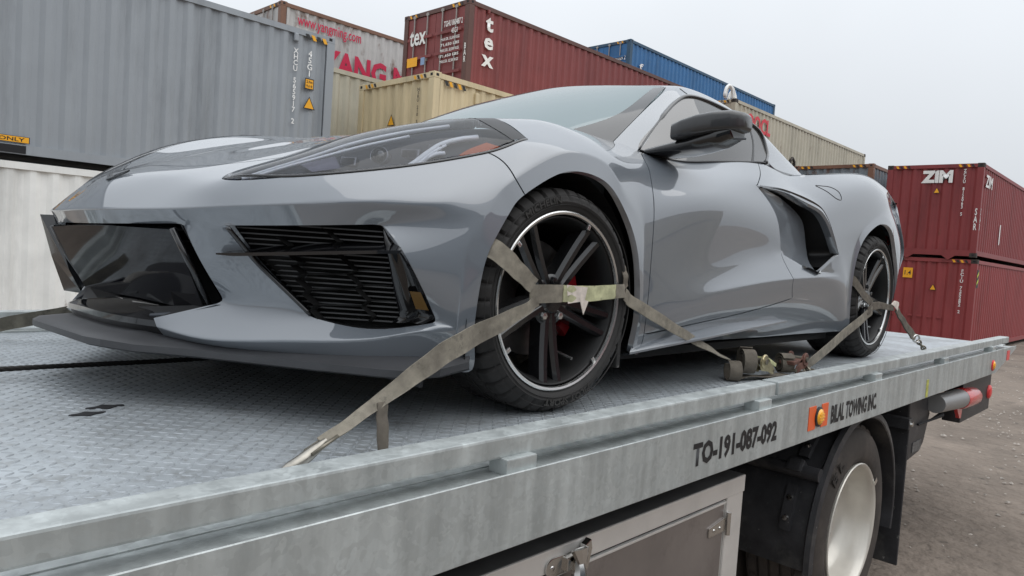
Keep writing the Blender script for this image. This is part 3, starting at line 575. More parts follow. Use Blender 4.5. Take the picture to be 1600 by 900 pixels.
sl = empty('strap_bundle', 'white looped straps lying on top of the beige container corner', 'straps', H0_+Vector((-.1, .2, 2.591)))
for k, (dx, r_) in enumerate(((0, .34), (.28, .38), (.62, .30))):
    b = MB(); b.tube([(dx+r_*math.cos(t)*.8, .1*k, r_*1.15*math.sin(t)) for t in [math.pi*i/12 for i in range(13)]], .05, 6); b.build('strap_loop', M_white, sl, smooth=True)
BODY = {'v': [[-0.98,0.0,0.498],[-0.9257,-0.36,0.5057],[-0.872,-0.33,0.588],[-0.922,0.0,0.588],[-0.79,-0.3,0.634],[-0.81,0.0,0.643],[-0.8516,-0.6,0.5199],[-0.8379,-0.545,0.5886],[-0.6895,-0.55,0.6601],[-0.53,-0.3,0.722],[-0.55,0.0,0.738],[-0.23,-0.3,0.8],[-0.25,0.0,0.82],[0.1,-0.3,0.87],[0.05,0.0,0.878],[-0.5239,-0.58,0.7378],[-0.3211,-0.62,0.8044],[-0.1322,-0.66,0.8416],[-0.7238,-0.635,0.6459],[-0.7342,-0.7,0.6036],[-0.5433,-0.705,0.715],[-0.5327,-0.8,0.6463],[-0.3103,-0.7625,0.79],[-0.2795,-0.875,0.7176],[-0.1393,-0.78,0.8315],[-0.1464,-0.89,0.7733],[-0.7365,-0.74,0.5385],[-0.5748,-0.84,0.5602],[-0.3929,-0.91,0.5844],[-0.2875,-0.938,0.6045],[-0.2356,-0.94,0.6559],[-0.95,0.0,0.462],[-0.8863,-0.435,0.4734],[-0.8427,-0.585,0.4767],[-0.7279,-0.73,0.4883],[-0.5656,-0.82,0.5023],[-0.4063,-0.912,0.5194],[-0.3424,-0.938,0.5222],[-0.8514,-0.47,0.3895],[-0.7581,-0.585,0.3884],[-0.7854,-0.46,0.2848],[-0.6543,-0.67,0.2659],[-0.5143,-0.875,0.4173],[-0.4107,-0.922,0.4159],[-0.4303,-0.885,0.2727],[-0.3914,-0.918,0.2789],[-0.3787,-0.933,0.4335],[-0.3872,-0.929,0.3126],[-0.893,-0.3,0.2244],[-0.8895,-0.315,0.2025],[-0.8264,-0.5,0.1926],[-0.7091,-0.665,0.2065],[-0.5602,-0.8,0.2214],[-0.5478,-0.78,0.244],[-0.4367,-0.895,0.2483],[-0.3859,-0.915,0.2459],[-0.3794,-0.919,0.2286],[-0.8692,-0.31,0.1793],[-0.8049,-0.49,0.1725],[-0.6843,-0.655,0.1704],[-0.5457,-0.785,0.1624],[-0.4125,-0.875,0.1547],[-0.3691,-0.905,0.1516],[-0.3698,-0.909,0.148],[-0.3198,-0.915,0.148],[-0.3294,-0.925,0.2286],[-0.3372,-0.935,0.3126],[-0.3293,-0.945,0.42],[-0.2977,-0.95,0.4971],[-0.25,-0.95,0.5687],[-0.2049,-0.952,0.6134],[-0.0949,-0.955,0.676],[-0.1091,-0.943,0.7279],[0.0123,-0.955,0.702],[0.0141,-0.943,0.7578],[0.1362,-0.955,0.6893],[0.1566,-0.943,0.7432],[0.2252,-0.955,0.635],[0.259,-0.943,0.6807],[0.3048,-0.95,0.5577],[0.3745,-0.933,0.5858],[0.3608,-0.945,0.4641],[0.4021,-0.9358,0.4696],[0.394,-0.938,0.3492],[0.4234,-0.93,0.3472],[0.4053,-0.93,0.2421],[0.4275,-0.925,0.2309],[0.4016,-0.92,0.1554],[0.4288,-0.9125,0.1541],[0.01,-0.78,0.862],[0.06,-0.63,0.858],[0.0,-0.895,0.8],[0.16,-0.772,0.866],[0.22,-0.62,0.88],[0.155,-0.89,0.805],[0.34,-0.75,0.868],[0.38,-0.62,0.893],[0.31,-0.875,0.79],[0.6313,-0.745,0.8555],[0.6,-0.64,0.898],[0.5215,-0.845,0.7882],[0.4815,-0.892,0.7272],[0.4597,-0.925,0.6279],[0.4526,-0.933,0.4779],[0.4593,-0.928,0.3443],[0.4546,-0.925,0.2141],[0.4621,-0.905,0.1522],[0.7827,-0.85,0.8037],[0.8237,-0.775,0.8504],[0.743,-0.905,0.739],[0.7224,-0.938,0.6444],[0.7662,-0.93,0.4562],[0.7693,-0.938,0.3463],[0.8088,-0.925,0.2424],[0.8922,-0.885,0.1637],[1.0517,-0.85,0.8331],[1.1126,-0.785,0.8873],[0.9987,-0.905,0.7676],[1.0268,-0.932,0.6656],[1.1444,-0.915,0.5071],[1.1326,-0.945,0.387],[1.1874,-0.928,0.2784],[1.3381,-0.88,0.1605],[1.3915,-0.845,0.8707],[1.4624,-0.795,0.9322],[1.2803,-0.885,0.8075],[1.453,-0.905,0.6933],[1.5376,-0.905,0.538],[1.5777,-0.953,0.425],[1.6183,-0.938,0.3377],[1.8235,-0.89,0.1612],[1.6224,-0.855,0.8645],[1.7189,-0.81,0.9098],[1.5285,-0.905,0.8157],[1.8142,-0.885,0.8593],[1.8743,-0.84,0.9283],[1.8026,-0.935,0.7826],[2.2,-0.925,0.9],[2.2,-0.855,0.972],[1.9148,-0.948,0.7323],[2.6,-0.935,0.935],[2.62,-0.86,1.018],[2.5074,-0.957,0.7556],[2.0132,-0.957,0.6346],[2.363,-0.956,0.6744],[2.0812,-0.958,0.5564],[2.2787,-0.953,0.5402],[2.1136,-0.962,0.4494],[2.2614,-0.954,0.3604],[1.8541,-0.95,0.4517],[2.0474,-0.955,0.3745],[2.1353,-0.91,0.1625],[2.2742,-0.952,0.2598],[2.2883,-0.949,0.1649],[2.86,-0.925,0.905],[2.95,-0.85,1.008],[2.6869,-0.957,0.7998],[3.043,-0.895,0.8752],[3.2194,-0.82,0.99],[2.8756,-0.957,0.7654],[3.0104,-0.953,0.6373],[3.17,-0.93,0.66],[3.1193,-0.945,0.4616],[3.2,-0.92,0.45],[3.0971,-0.93,0.295],[3.18,-0.9,0.3],[2.3333,-0.955,0.1649],[2.3192,-0.958,0.2598],[2.3064,-0.96,0.3604],[2.3227,-0.963,0.5209],[2.3987,-0.966,0.6418],[2.5288,-0.967,0.7149],[2.6905,-0.967,0.7547],[2.8605,-0.967,0.7237],[2.9819,-0.963,0.6083],[3.08,-0.955,0.45],[3.06,-0.94,0.3],[3.4048,-0.835,0.806],[3.5144,-0.77,0.9387],[3.4741,-0.85,0.6258],[3.38,-0.84,0.45],[3.33,-0.82,0.28],[3.4398,-0.745,0.806],[3.5494,-0.68,0.9387],[3.5091,-0.76,0.6258],[3.415,-0.75,0.45],[3.365,-0.73,0.28],[3.62,0.0,0.8],[3.62,0.0,0.93],[3.62,0.0,0.64],[3.62,0.0,0.45],[3.62,0.0,0.26],[2.2,-0.715,0.97],[1.8743,-0.7,0.9263],[2.2,0.0,0.95],[1.95,0.0,0.93],[2.62,-0.72,1.016],[2.62,0.0,0.98],[2.95,-0.71,1.006],[2.95,0.0,0.985],[3.2194,-0.68,0.988],[3.3,0.0,0.965]],'f': [(0,1,2,3),(3,2,4,5),(1,6,7,2),(2,7,8,4),(5,4,9,10),(10,9,11,12),(12,11,13,14),(4,8,15,9),(9,15,16,11),(11,16,17,13),(7,18,8),(7,19,18),(8,18,20,15),(18,19,21,20),(15,20,22,16),(20,21,23,22),(16,22,24,17),(22,23,25,24),(7,6,26,19),(19,26,27,21),(21,27,28,23),(23,28,29,30),(0,31,32,1),(1,32,33,6),(6,33,34,26),(26,34,35,27),(27,35,36,28),(28,36,37,29),(32,38,39,33),(38,40,41,39),(35,42,43,36),(42,44,45,43),(36,43,46,37),(43,45,47,46),(48,49,50,40),(40,50,51,41),(41,51,52,53),(53,52,54,44),(44,54,55,45),(45,55,56,47),(49,57,58,50),(50,58,59,51),(51,59,60,52),(52,60,61,54),(54,61,62,55),(55,62,63,56),(63,64,65,56),(56,65,66,47),(47,66,67,46),(46,67,68,37),(37,68,69,29),(29,69,70,30),(30,70,71,72),(72,71,73,74),(74,73,75,76),(76,75,77,78),(78,77,79,80),(80,79,81,82),(82,81,83,84),(84,83,85,86),(86,85,87,88),(17,24,89,90),(24,25,91,89),(23,30,72,25),(25,72,74,91),(90,89,92,93),(89,91,94,92),(91,74,76,94),(93,92,95,96),(92,94,97,95),(94,76,78,97),(96,95,98,99),(95,97,100,98),(97,78,101,100),(78,80,102,101),(80,82,103,102),(82,84,104,103),(84,86,105,104),(86,88,106,105),(98,100,107,108),(100,101,109,107),(101,102,110,109),(102,103,111,110),(103,104,112,111),(104,105,113,112),(105,106,114,113),(108,107,115,116),(107,109,117,115),(109,110,118,117),(110,111,119,118),(111,112,120,119),(112,113,121,120),(113,114,122,121),(116,115,123,124),(115,117,125,123),(117,118,126,125),(118,119,127,126),(119,120,128,127),(120,121,129,128),(121,122,130,129),(124,123,131,132),(123,125,133,131),(132,131,134,135),(131,133,136,134),(135,134,137,138),(134,136,139,137),(138,137,140,141),(137,139,142,140),(139,143,144,142),(143,145,146,144),(145,147,148,146),(149,147,145),(127,128,147,149),(128,129,150,147),(129,130,151,150),(147,150,152,148),(150,151,153,152),(141,140,154,155),(140,142,156,154),(155,154,157,158),(154,156,159,157),(157,159,160,161),(161,160,162,163),(163,162,164,165),(153,166,167,152),(152,167,168,148),(148,168,169,146),(146,169,170,144),(144,170,171,142),(142,171,172,156),(156,172,173,159),(159,173,174,160),(160,174,175,162),(162,175,176,164),(158,157,177,178),(157,161,179,177),(161,163,180,179),(163,165,181,180),(178,177,182,183),(177,179,184,182),(179,180,185,184),(180,181,186,185),(183,182,187,188),(182,184,189,187),(184,185,190,189),(185,186,191,190),(135,138,192,193),(193,192,194,195),(138,141,196,192),(192,196,197,194),(141,155,198,196),(196,198,199,197),(155,158,200,198),(198,200,201,199),(158,178,183,200),(200,183,188,201)],'t': ['nose','nose','nose','nose','hood','hood','hood','hood','hood','hood','headlight','headlight','headlight','headlight','headlight','headlight','headlight','headlight','nose','nose','nose','nose','nose','nose','nose','nose','nose','nose','nose','nose','nose','nose','nose','nose','nose','nose','nose','nose','nose','nose','nose','nose','nose','nose','nose','nose','nose','nose','nose','nose','nose','nose','fender','fender','fender','fender','fender','fender','fender','fender','fender','fender','fender','fender','fender','fender','fender','fender','fender','fender','fender','fender','fender','fender','fender','fender','fender','fender','fender','door','door','door','door','door','door','quarter','door','door','door','door','door','door','quarter','door','door','door','door','door','door','quarter','quarter','quarter','quarter','quarter','quarter','quarter','quarter','quarter','quarter','quarter','quarter','quarter','quarter','quarter','quarter','quarter','quarter','quarter','quarter','quarter','quarter','quarter','quarter','quarter','quarter','quarter','quarter','quarter','quarter','quarter','quarter','quarter','quarter','quarter','quarter','quarter','quarter','quarter','tail','tail','tail','tail','tail','tail','tail','tail','deck','deck','deck','deck','deck','deck','deck','deck','deck','deck'],'c': [(135,138,0.55),(138,141,0.55),(141,155,0.55),(155,158,0.55),(158,178,0.55),(0,1,1),(1,6,1),(6,26,1),(26,27,0.8),(27,28,0.4),(49,50,0.8),(50,51,0.8),(51,52,0.8),(52,54,0.6),(37,29,0.7),(29,30,0.7),(30,72,0.7),(72,74,0.7),(74,76,0.7),(76,78,0.7),(78,80,0.35),(146,144,0.6),(144,142,0.6),(142,156,0.6),(156,159,0.6),(159,160,0.6),(120,128,1),(128,147,1),(112,120,0.7),(178,177,1),(177,179,1),(179,180,1),(180,181,1),(119,127,0.3)],'vc': [(135,1),(178,1),(177,1),(125,1),(127,0.75),(149,1),(145,0.9),(136,0.35),(139,0.35),(33,1),(35,0.5),(44,0.85),(41,0.6),(32,0.8),(40,0.5),(48,1),(49,1),(57,1)]}
ROOF = {'v': [[0.06,0.0,0.872],[0.22,-0.36,0.872],[0.585,-0.345,1.065],[0.5,0.0,1.078],[0.5842,-0.64,0.8939],[0.7845,-0.615,1.0373],[0.985,-0.32,1.224],[0.95,0.0,1.24],[1.0146,-0.575,1.1926],[0.6634,-0.705,0.874],[0.8121,-0.68,1.0021],[0.9854,-0.648,1.1212],[1.36,-0.31,1.25],[1.35,0.0,1.262],[1.209,-0.565,1.2305],[1.1055,-0.652,1.1659],[1.74,-0.31,1.218],[1.75,0.0,1.235],[1.5335,-0.6,1.198],[1.328,-0.678,1.1549],[2.12,-0.34,1.125],[2.2,0.0,1.14],[1.8645,-0.64,1.1016],[1.6152,-0.705,1.1119],[2.5,-0.4,1.03],[2.65,0.0,1.05],[2.0319,-0.68,1.0277],[1.6395,-0.75,1.0058],[2.8,-0.45,0.955],[3.05,0.0,0.98],[2.131,-0.74,0.9433],[1.6616,-0.79,0.9299]],'f': [(0,1,2,3),(1,4,5,2),(3,2,6,7),(2,5,8,6),(4,9,10,5),(5,10,11,8),(7,6,12,13),(6,8,14,12),(8,11,15,14),(13,12,16,17),(12,14,18,16),(14,15,19,18),(17,16,20,21),(16,18,22,20),(18,19,23,22),(21,20,24,25),(20,22,26,24),(22,23,27,26),(25,24,28,29),(24,26,30,28),(26,27,31,30)],'t': ['windshield','windshield','windshield','windshield','roof','roof','roof','roof','roof','roof','roof','roof','hatch','roof','roof','hatch','roof','roof','hatch','roof','roof'],'c': [(4,5,0.6),(5,8,0.6),(7,6,0.5),(6,8,0.5),(8,14,0.35),(14,18,0.35),(18,22,0.35),(22,26,0.35),(26,30,0.35)],'vc': []}
GLASS = {'v': [[0.9854,-0.648,1.1212],[1.1055,-0.652,1.1659],[0.9646,-0.7335,1.0082],[0.8121,-0.68,1.0021],[1.328,-0.678,1.1549],[1.2203,-0.7515,1.0211],[1.6152,-0.705,1.1119],[1.6395,-0.75,1.0058],[0.8237,-0.775,0.8504],[0.6634,-0.705,0.874],[1.1126,-0.785,0.8873],[1.4624,-0.795,0.9322]],'f': [(0,1,2,3),(1,4,5,2),(4,6,7,5),(3,2,8,9),(2,5,10,8),(5,7,11,10)],'t': ['side_window','side_window','side_window','side_window','side_window','side_window'],'c': [],'vc': []}
# ------------------------------------------------------------------ sports car: shell from a subdivided cage whose limit surface passes through the listed points
def sstep(a, b, x): t = min(1, max(0, (x-a)/(b-a))); return t*t*(3-2*t)
def lean(q):
    """the far front corner sits a little further forward and its wing a little higher than the near one"""
    if q.y <= 0 or q.x > .5: return q
    w = sstep(0, .6, q.y); fx = sstep(.35, .85, -q.x); up_ = sstep(.55, .72, q.z)*sstep(-.35, .1, -q.x)
    return Vector((q.x-.062*w*fx*(1-sstep(.52, .60, q.z)), q.y, q.z+w*(.042*up_-.020*fx*(1-sstep(.5, .62, q.z)))))
def shell(D, levels=4):
    v = [Vector(q) for q in D['v']]; f = [tuple(q) for q in D['f']]; n0 = len(v)
    tags = []; names = []
    def tid(t):
        if t not in names: names.append(t)
        return names.index(t)
    central = ('nose', 'hood', 'deck', 'tail', 'windshield', 'roof', 'hatch')
    mir = {}
    for i in range(n0):
        if abs(v[i].y) < 1e-6: mir[i] = i
        else: mir[i] = len(v); v.append(Vector((v[i].x, -v[i].y, v[i].z)))
    v = [lean(q) for q in v]
    F = []
    for q, t in zip(f, D['t']):
        F.append(q); tags.append(tid(t if t in central else t+'_L'))
        F.append(tuple(mir[i] for i in reversed(q))); tags.append(tid(t if t in central else t+'_R'))
    me = bpy.data.meshes.new('cage'); me.from_pydata([tuple(q) for q in v], [], F)
    me.polygons.foreach_set('material_index', tags)
    for k in range(len(names)): me.materials.append(None)
    bm = bmesh.new(); bm.from_mesh(me); bmesh.ops.recalc_face_normals(bm, faces=bm.faces)
    s = sum((fc.normal.dot(fc.calc_center_median()-Vector((1.3, 0, .35)))*fc.calc_area() for fc in bm.faces))
    if s < 0: bmesh.ops.reverse_faces(bm, faces=bm.faces)
    cl = bm.edges.layers.float.new('crease_edge'); bm.verts.layers.float.new('crease_vert'); bm.verts.ensure_lookup_table()
    for a, b, w in D['c']:
        for x, y in ((a, b), (mir[a], mir[b])):
            e = bm.edges.get((bm.verts[x], bm.verts[y]))
            if e: e[cl] = w
    vl = bm.verts.layers.float['crease_vert']; bm.verts.ensure_lookup_table()
    for a, w in D.get('vc', ()):
        for x in (a, mir[a]): bm.verts[x][vl] = w
    bm.to_mesh(me); bm.free()
    ob = bpy.data.objects.new('cage', me); COL.objects.link(ob)
    md = ob.modifiers.new('s', 'SUBSURF'); md.levels = 1; md.boundary_smooth = 'PRESERVE_CORNERS' if False else 'ALL'
    tgt = [q.copy() for q in v]; cur = [q.copy() for q in v]
    for it in range(14):
        dg = bpy.context.evaluated_depsgraph_get(); ev = ob.evaluated_get(dg).to_mesh()
        for i in range(len(v)): cur[i] += (tgt[i]-ev.vertices[i].co)*.9
        ob.evaluated_get(dg).to_mesh_clear()
        for i, q in enumerate(cur): me.vertices[i].co = q
        me.update(); ob.update_tag(); bpy.context.view_layer.update()
    md.levels = levels; ob.update_tag(); bpy.context.view_layer.update()
    dg = bpy.context.evaluated_depsgraph_get(); ev = bpy.data.meshes.new_from_object(ob.evaluated_get(dg))
    bpy.data.objects.remove(ob)
    return ev, names
def panels(ev, names, gap=.0022, flange=.02, nogap=()):
    """cuts the shell into its panels: every panel border is drawn in by a shut line and folded inwards"""
    nv = len(ev.vertices); vn = [0.]*(nv*3); ev.vertex_normals.foreach_get('vector', vn)
    N = [Vector(vn[3*i:3*i+3]) for i in range(nv)]; P = [q.co.copy() for q in ev.vertices]
    out_ = {}
    by = {}
    for pl in ev.polygons: by.setdefault(pl.material_index, []).append(tuple(pl.vertices))
    ecount = {}
    for pl in ev.polygons:
        vs = pl.vertices
        for a, b in zip(vs, list(vs[1:])+[vs[0]]): ecount[frozenset((a, b))] = ecount.get(frozenset((a, b)), 0)+1
    for k, fs in by.items():
        cnt = {}; order = {}
        for q in fs:
            for a, b in zip(q, q[1:]+q[:1]): e = frozenset((a, b)); cnt[e] = cnt.get(e, 0)+1; order[e] = (a, b)
        bnd = [e for e, c in cnt.items() if c == 1]
        push = {}
        for e in bnd:
            a, b = order[e]; d = (P[b]-P[a]).normalized()
            g = gap if (ecount[e] == 2) else 0.
            for i in (a, b):
                ins = N[i].cross(d); push.setdefault(i, []).append(ins*g)
        used = sorted({i for q in fs for i in q}); ix = {i: j for j, i in enumerate(used)}
        vs = [P[i]+(sum(push[i], Vector())/len(push[i]) if i in push else Vector()) for i in used]
        nm = [N[i] for i in used]
        faces = [tuple(ix[i] for i in q) for q in fs]; nsm = len(faces)
        m1 = {}; m2 = {}
        for e in bnd:
            for i in e:
                if i not in m1:
                    m1[i] = len(vs); vs.append(vs[ix[i]].copy()); ins = push[i][0].normalized() if push[i][0].length else Vector()
                    nm.append(-ins if ins.length else N[i])
                    m2[i] = len(vs); vs.append(vs[ix[i]]-N[i]*flange); nm.append(nm[-1])
        for e in bnd:
            a, b = order[e]; faces.append((m1[b], m1[a], m2[a], m2[b]))
        me = bpy.data.meshes.new(names[k]); me.from_pydata([tuple(q) for q in vs], [], faces)
        me.polygons.foreach_set('use_smooth', [True]*len(faces))
        me.normals_split_custom_set_from_vertices([tuple(q.normalized()) if q.length else (0, 0, 1) for q in nm])
        me.update(); out_[names[k]] = me
    return out_
# ------------------------------------------------------------------ materials of the car
from mathutils.bvhtree import BVHTree
M_paint = mat('car_paint_grey', (.155, .174, .197), .42, .12, coat=1., coat_rough=.003)
M_paint.node_tree.nodes['Principled BSDF'].inputs['Coat IOR'].default_value = 1.95
M_black = mat('gloss_black', (.007, .007, .008), .10, 0, coat=.7)
M_satin = mat('satin_black', (.018, .018, .019), .38)
M_matte = mat('matte_black', (.006, .006, .006), .85)
M_split = mat('dark_grey_splitter', (.05, .051, .055), .45, var=(12, .1))
M_rubber = mat('tyre_rubber', (.024, .0225, .0215), .72, var=(14, .25, 8), bump=(240, .15, .002))
M_tread2 = mat('tyre_side_letters', (.035, .033, .031), .8)
M_rimblk = mat('gloss_black_wheel', (.010, .010, .011), .25, .0, coat=.5)
M_mach = mat('machined_lip', (.62, .62, .61), .22, .9)
M_disc = mat('brake_disc_iron', (.16, .15, .145), .35, .85, var=(30, .2))
M_cal = mat('red_caliper', (.20, .006, .010), .3, coat=.5)
M_hous = mat('headlight_housing', (.045, .05, .06), .3, .3)
M_bez = mat('lamp_bezel_silver', (.16, .165, .18), .25, .8)
M_drl = mat('light_guide', (.88, .90, .93), .25, 0)
M_lampor = mat('amber_reflector', (.55, .13, .05), .3)
def glass(name, tint, ior=1.5, density=.0, diffuse_mix=None):
    m = bpy.data.materials.new(name); m.use_nodes = True; n = m.node_tree; n.nodes.clear(); o = n.nodes.new('ShaderNodeOutputMaterial')
    tr = n.nodes.new('ShaderNodeBsdfTransparent'); tr.inputs[0].default_value = (*tint, 1); gl = n.nodes.new('ShaderNodeBsdfGlossy'); gl.inputs['Roughness'].default_value = .008
    fr = n.nodes.new('ShaderNodeFresnel'); fr.inputs[0].default_value = ior; mx_ = n.nodes.new('ShaderNodeMixShader')
    n.links.new(fr.outputs[0], mx_.inputs[0]); src = tr
    if diffuse_mix:
        d = n.nodes.new('ShaderNodeBsdfDiffuse'); d.inputs[0].default_value = (*diffuse_mix[0], 1); m0 = n.nodes.new('ShaderNodeMixShader'); m0.inputs[0].default_value = diffuse_mix[1]; n.links.new(tr.outputs[0], m0.inputs[1]); n.links.new(d.outputs[0], m0.inputs[2]); src = m0
    n.links.new(src.outputs[0], mx_.inputs[1]); n.links.new(gl.outputs[0], mx_.inputs[2]); n.links.new(mx_.outputs[0], o.inputs[0]); return m
M_lens = glass('headlight_lens', (.86, .88, .92), 1.6)
M_wind = glass('windscreen_glass', (.30, .36, .35), 2.0, diffuse_mix=((.30, .395, .41), .6))  # diffuse teal share paints the sky's reflection into the windscreen
M_side = glass('side_glass', (.10, .11, .11), 2.4, diffuse_mix=((.10, .095, .09), .6))
# ------------------------------------------------------------------ body panels
car = empty('sports_car', 'grey mid-engine sports coupe strapped down on the flatbed deck', 'car')
ev, nm_ = shell(BODY); BP = panels(ev, nm_)
PN = {'nose': 'front_bumper', 'hood': 'bonnet', 'deck': 'rear_deck', 'tail': 'rear_bumper', 'headlight': 'headlight', 'fender': 'front_fender', 'door': 'door', 'sill': 'sill', 'quarter': 'rear_quarter'}
PO = {}
for k in BP:
    base = k.replace('_L', '').replace('_R', ''); PO[k] = link(PN[base], BP[k], M_lens if base == 'headlight' else M_paint, car)
evR, nmR = shell(ROOF); RP = panels(evR, nmR)
for k in RP: PO[k] = link({'windshield': 'windscreen', 'roof': 'roof', 'hatch': 'engine_cover'}[k], RP[k], M_wind if k == 'windshield' else (M_black if k == 'hatch' else M_paint), car)
evG, nmG = shell(GLASS, 3); GP = panels(evG, nmG, flange=.006)
for k in GP: PO[k] = link('side_window', GP[k], M_side, car)
def bvh(me): return BVHTree.FromPolygons([q.co.copy() for q in me.vertices], [tuple(p.vertices) for p in me.polygons])
T_body, T_roof, T_glass = bvh(ev), bvh(evR), bvh(evG)
def onto(tree, p_, off=0.):
    h, n_, i_, d_ = tree.find_nearest(Vector(p_)); 
    return h+n_*off, n_
def ribbon_on(tree, curve_a, curve_b, name, m, parent, off=.0012, k=4, n=6):
    """thin skin laid on a surface between two curves"""
    A = spline(curve_a, n); B = spline(curve_b, n); mb = MB(); vs = []
    for a, b in zip(A, B):
        for j in range(k+1): vs.append(onto(tree, a.lerp(b, j/k), off)[0])
    mb.add(vs, [(i*(k+1)+j, i*(k+1)+j+1, (i+1)*(k+1)+j+1, (i+1)*(k+1)+j) for i in range(len(A)-1) for j in range(k)])
    return mb.build(name, m, parent, smooth=True)
def flip(pts): return [(x, -y, z) for x, y, z in pts]
def inner_shell(me, names, d, skip, name, m):
    vn = [0.]*(len(me.vertices)*3); me.vertex_normals.foreach_get('vector', vn)
    used = {}; vs = []; fs = []
    for p_ in me.polygons:
        if names[p_.material_index].split('_')[0] in skip: continue
        q = []
        for i in p_.vertices:
            if i not in used: used[i] = len(vs); vs.append(me.vertices[i].co-Vector(vn[3*i:3*i+3])*d)
            q.append(used[i])
        fs.append(tuple(q))
    mb = MB(); mb.add(vs, fs); me2 = mb.mesh(name); return link(name, me2, m, car, True)
inner_shell(ev, nm_, .024, ('headlight', 'deck', 'tail', 'quarter', 'sill', 'fender'), 'inner_liner', M_matte)
for k in ('headlight_L', 'headlight_R'):
    fs = [p_ for p_ in ev.polygons if nm_[p_.material_index] == k]
    vn = [0.]*(len(ev.vertices)*3); ev.vertex_normals.foreach_get('vector', vn); used = {}; vs = []; F_ = []
    cen_ = sum((ev.vertices[i].co for p_ in fs for i in p_.vertices), Vector())/sum(len(p_.vertices) for p_ in fs)
    for p_ in fs:
        q = []
        for i in p_.vertices:
            if i not in used: used[i] = len(vs); vs.append(ev.vertices[i].co-Vector(vn[3*i:3*i+3])*.03)
            q.append(used[i])
        F_.append(tuple(q))
    mb = MB(); mb.add(vs, F_); me2 = mb.mesh('h'); hs_ = link('lamp_housing', me2, M_hous, PO[k], True)
    s = -1 if k.endswith('L') else 1
    def inl(pts, d): return [onto(T_body, (x, s*abs(y), z), -d)[0] for x, y, z in pts]
    def strip(pts, r, m, name, d=.016):
        mb = MB(); mb.tube(spline(inl(pts, d), 6), r, 8); mb.build(name, m, PO[k], smooth=True)
    strip([(-.488, .81, .663), (-.4615, .808, .681), (-.421, .802, .710), (-.371, .796, .741), (-.3115, .8025, .764), (-.259, .8154, .777)], .0075, M_drl, 'light_guide')
    strip([(-.474, .816, .664), (-.44, .812, .69), (-.405, .806, .715), (-.36, .803, .738)], .004, M_drl, 'light_guide')
    strip([(-.4576, .8163, .675), (-.427, .81, .699), (-.396, .812, .715), (-.375, .82, .7195)], .006, M_drl, 'light_guide', .02)
    strip([(-.81, .575, .605), (-.75, .585, .638), (-.66, .615, .68), (-.55, .645, .725), (-.42, .68, .768), (-.28, .715, .80)], .0055, M_drl, 'light_guide', .018)
    strip([(-.80, .60, .603), (-.74, .625, .632), (-.65, .66, .672), (-.54, .69, .712), (-.42, .72, .755)], .004, M_drl, 'light_guide', .018)
    ribbon_on(T_body, [(-.345, s*.842, .712), (-.31, s*.842, .735), (-.25, s*.842, .758)], [(-.33, s*.857, .705), (-.29, s*.862, .722), (-.222, s*.873, .748)], 'amber_reflector', M_lampor, PO[k], -.014)
    ribbon_on(T_body, [(-.70, s*.655, .648), (-.62, s*.685, .675)], [(-.69, s*.70, .625), (-.63, s*.73, .642)], 'lamp_bezel', mat('lilac_reflector', (.30, .29, .36), .25, .6), PO[k], -.017)
    c_, n_ = onto(T_body, (-.53, s*.745, .692), -.02); mb = MB(); Mx = Matrix.Translation(c_) @ Vector((-.82, s*.5, .25)).to_track_quat('Z', 'Y').to_matrix().to_4x4()
    mb.lathe([(.026, -.03), (.026, 0), (.023, .003), (.021, 0), (.020, -.004)], 28, Mx); mb.build('projector_ring', M_bez, PO[k], smooth=True)
    mb = MB(); mb.lathe([(.021, -.002), (.017, .006), (.009, .010), (0, .011)], 24, Mx); mb.build('projector_lens', M_black, PO[k], smooth=True)
    for (bx0, by0, bz0), sz in (((-.455, .775, .705), .026), ((-.60, .715, .668), .022), ((-.385, .79, .728), .02)):
        c_, n_ = onto(T_body, (bx0, s*by0, bz0), -.024); Mx2 = Matrix.Translation(c_) @ Vector((-.82, s*.5, .25)).to_track_quat('Z', 'Y').to_matrix().to_4x4()
        mb = MB(); mb.box((-sz, -sz*.55, -.02), (sz, sz*.55, .004), Mx2); mb.build('led_module', M_bez, PO[k], bevel=.003)
        mb = MB(); mb.box((-sz*.75, -sz*.35, .0042), (sz*.75, sz*.35, .006), Mx2); mb.build('led_window', M_black, PO[k])
    # black seal round the lamp
    LL = [(-.838, .545, .589), (-.734, .70, .604), (-.533, .80, .646), (-.28, .875, .718), (-.146, .89, .773)]
    mb = MB(); mb.tube([onto(T_body, (x, s*y, z), -.002)[0] for x, y, z in spline(LL, 10)], [.002+.0035*min(1, i/8) for i in range(41)], 8); mb.build('lamp_seal', M_black, PO[k], smooth=True)
    ribbon_on(T_body, [(-.205, s*.655, .812), (-.205, s*.78, .808), (-.19, s*.875, .757)], [(-.134, s*.66, .829), (-.14, s*.785, .823), (-.147, s*.889, .772)], 'lamp_border', M_satin, PO[k], .0012)
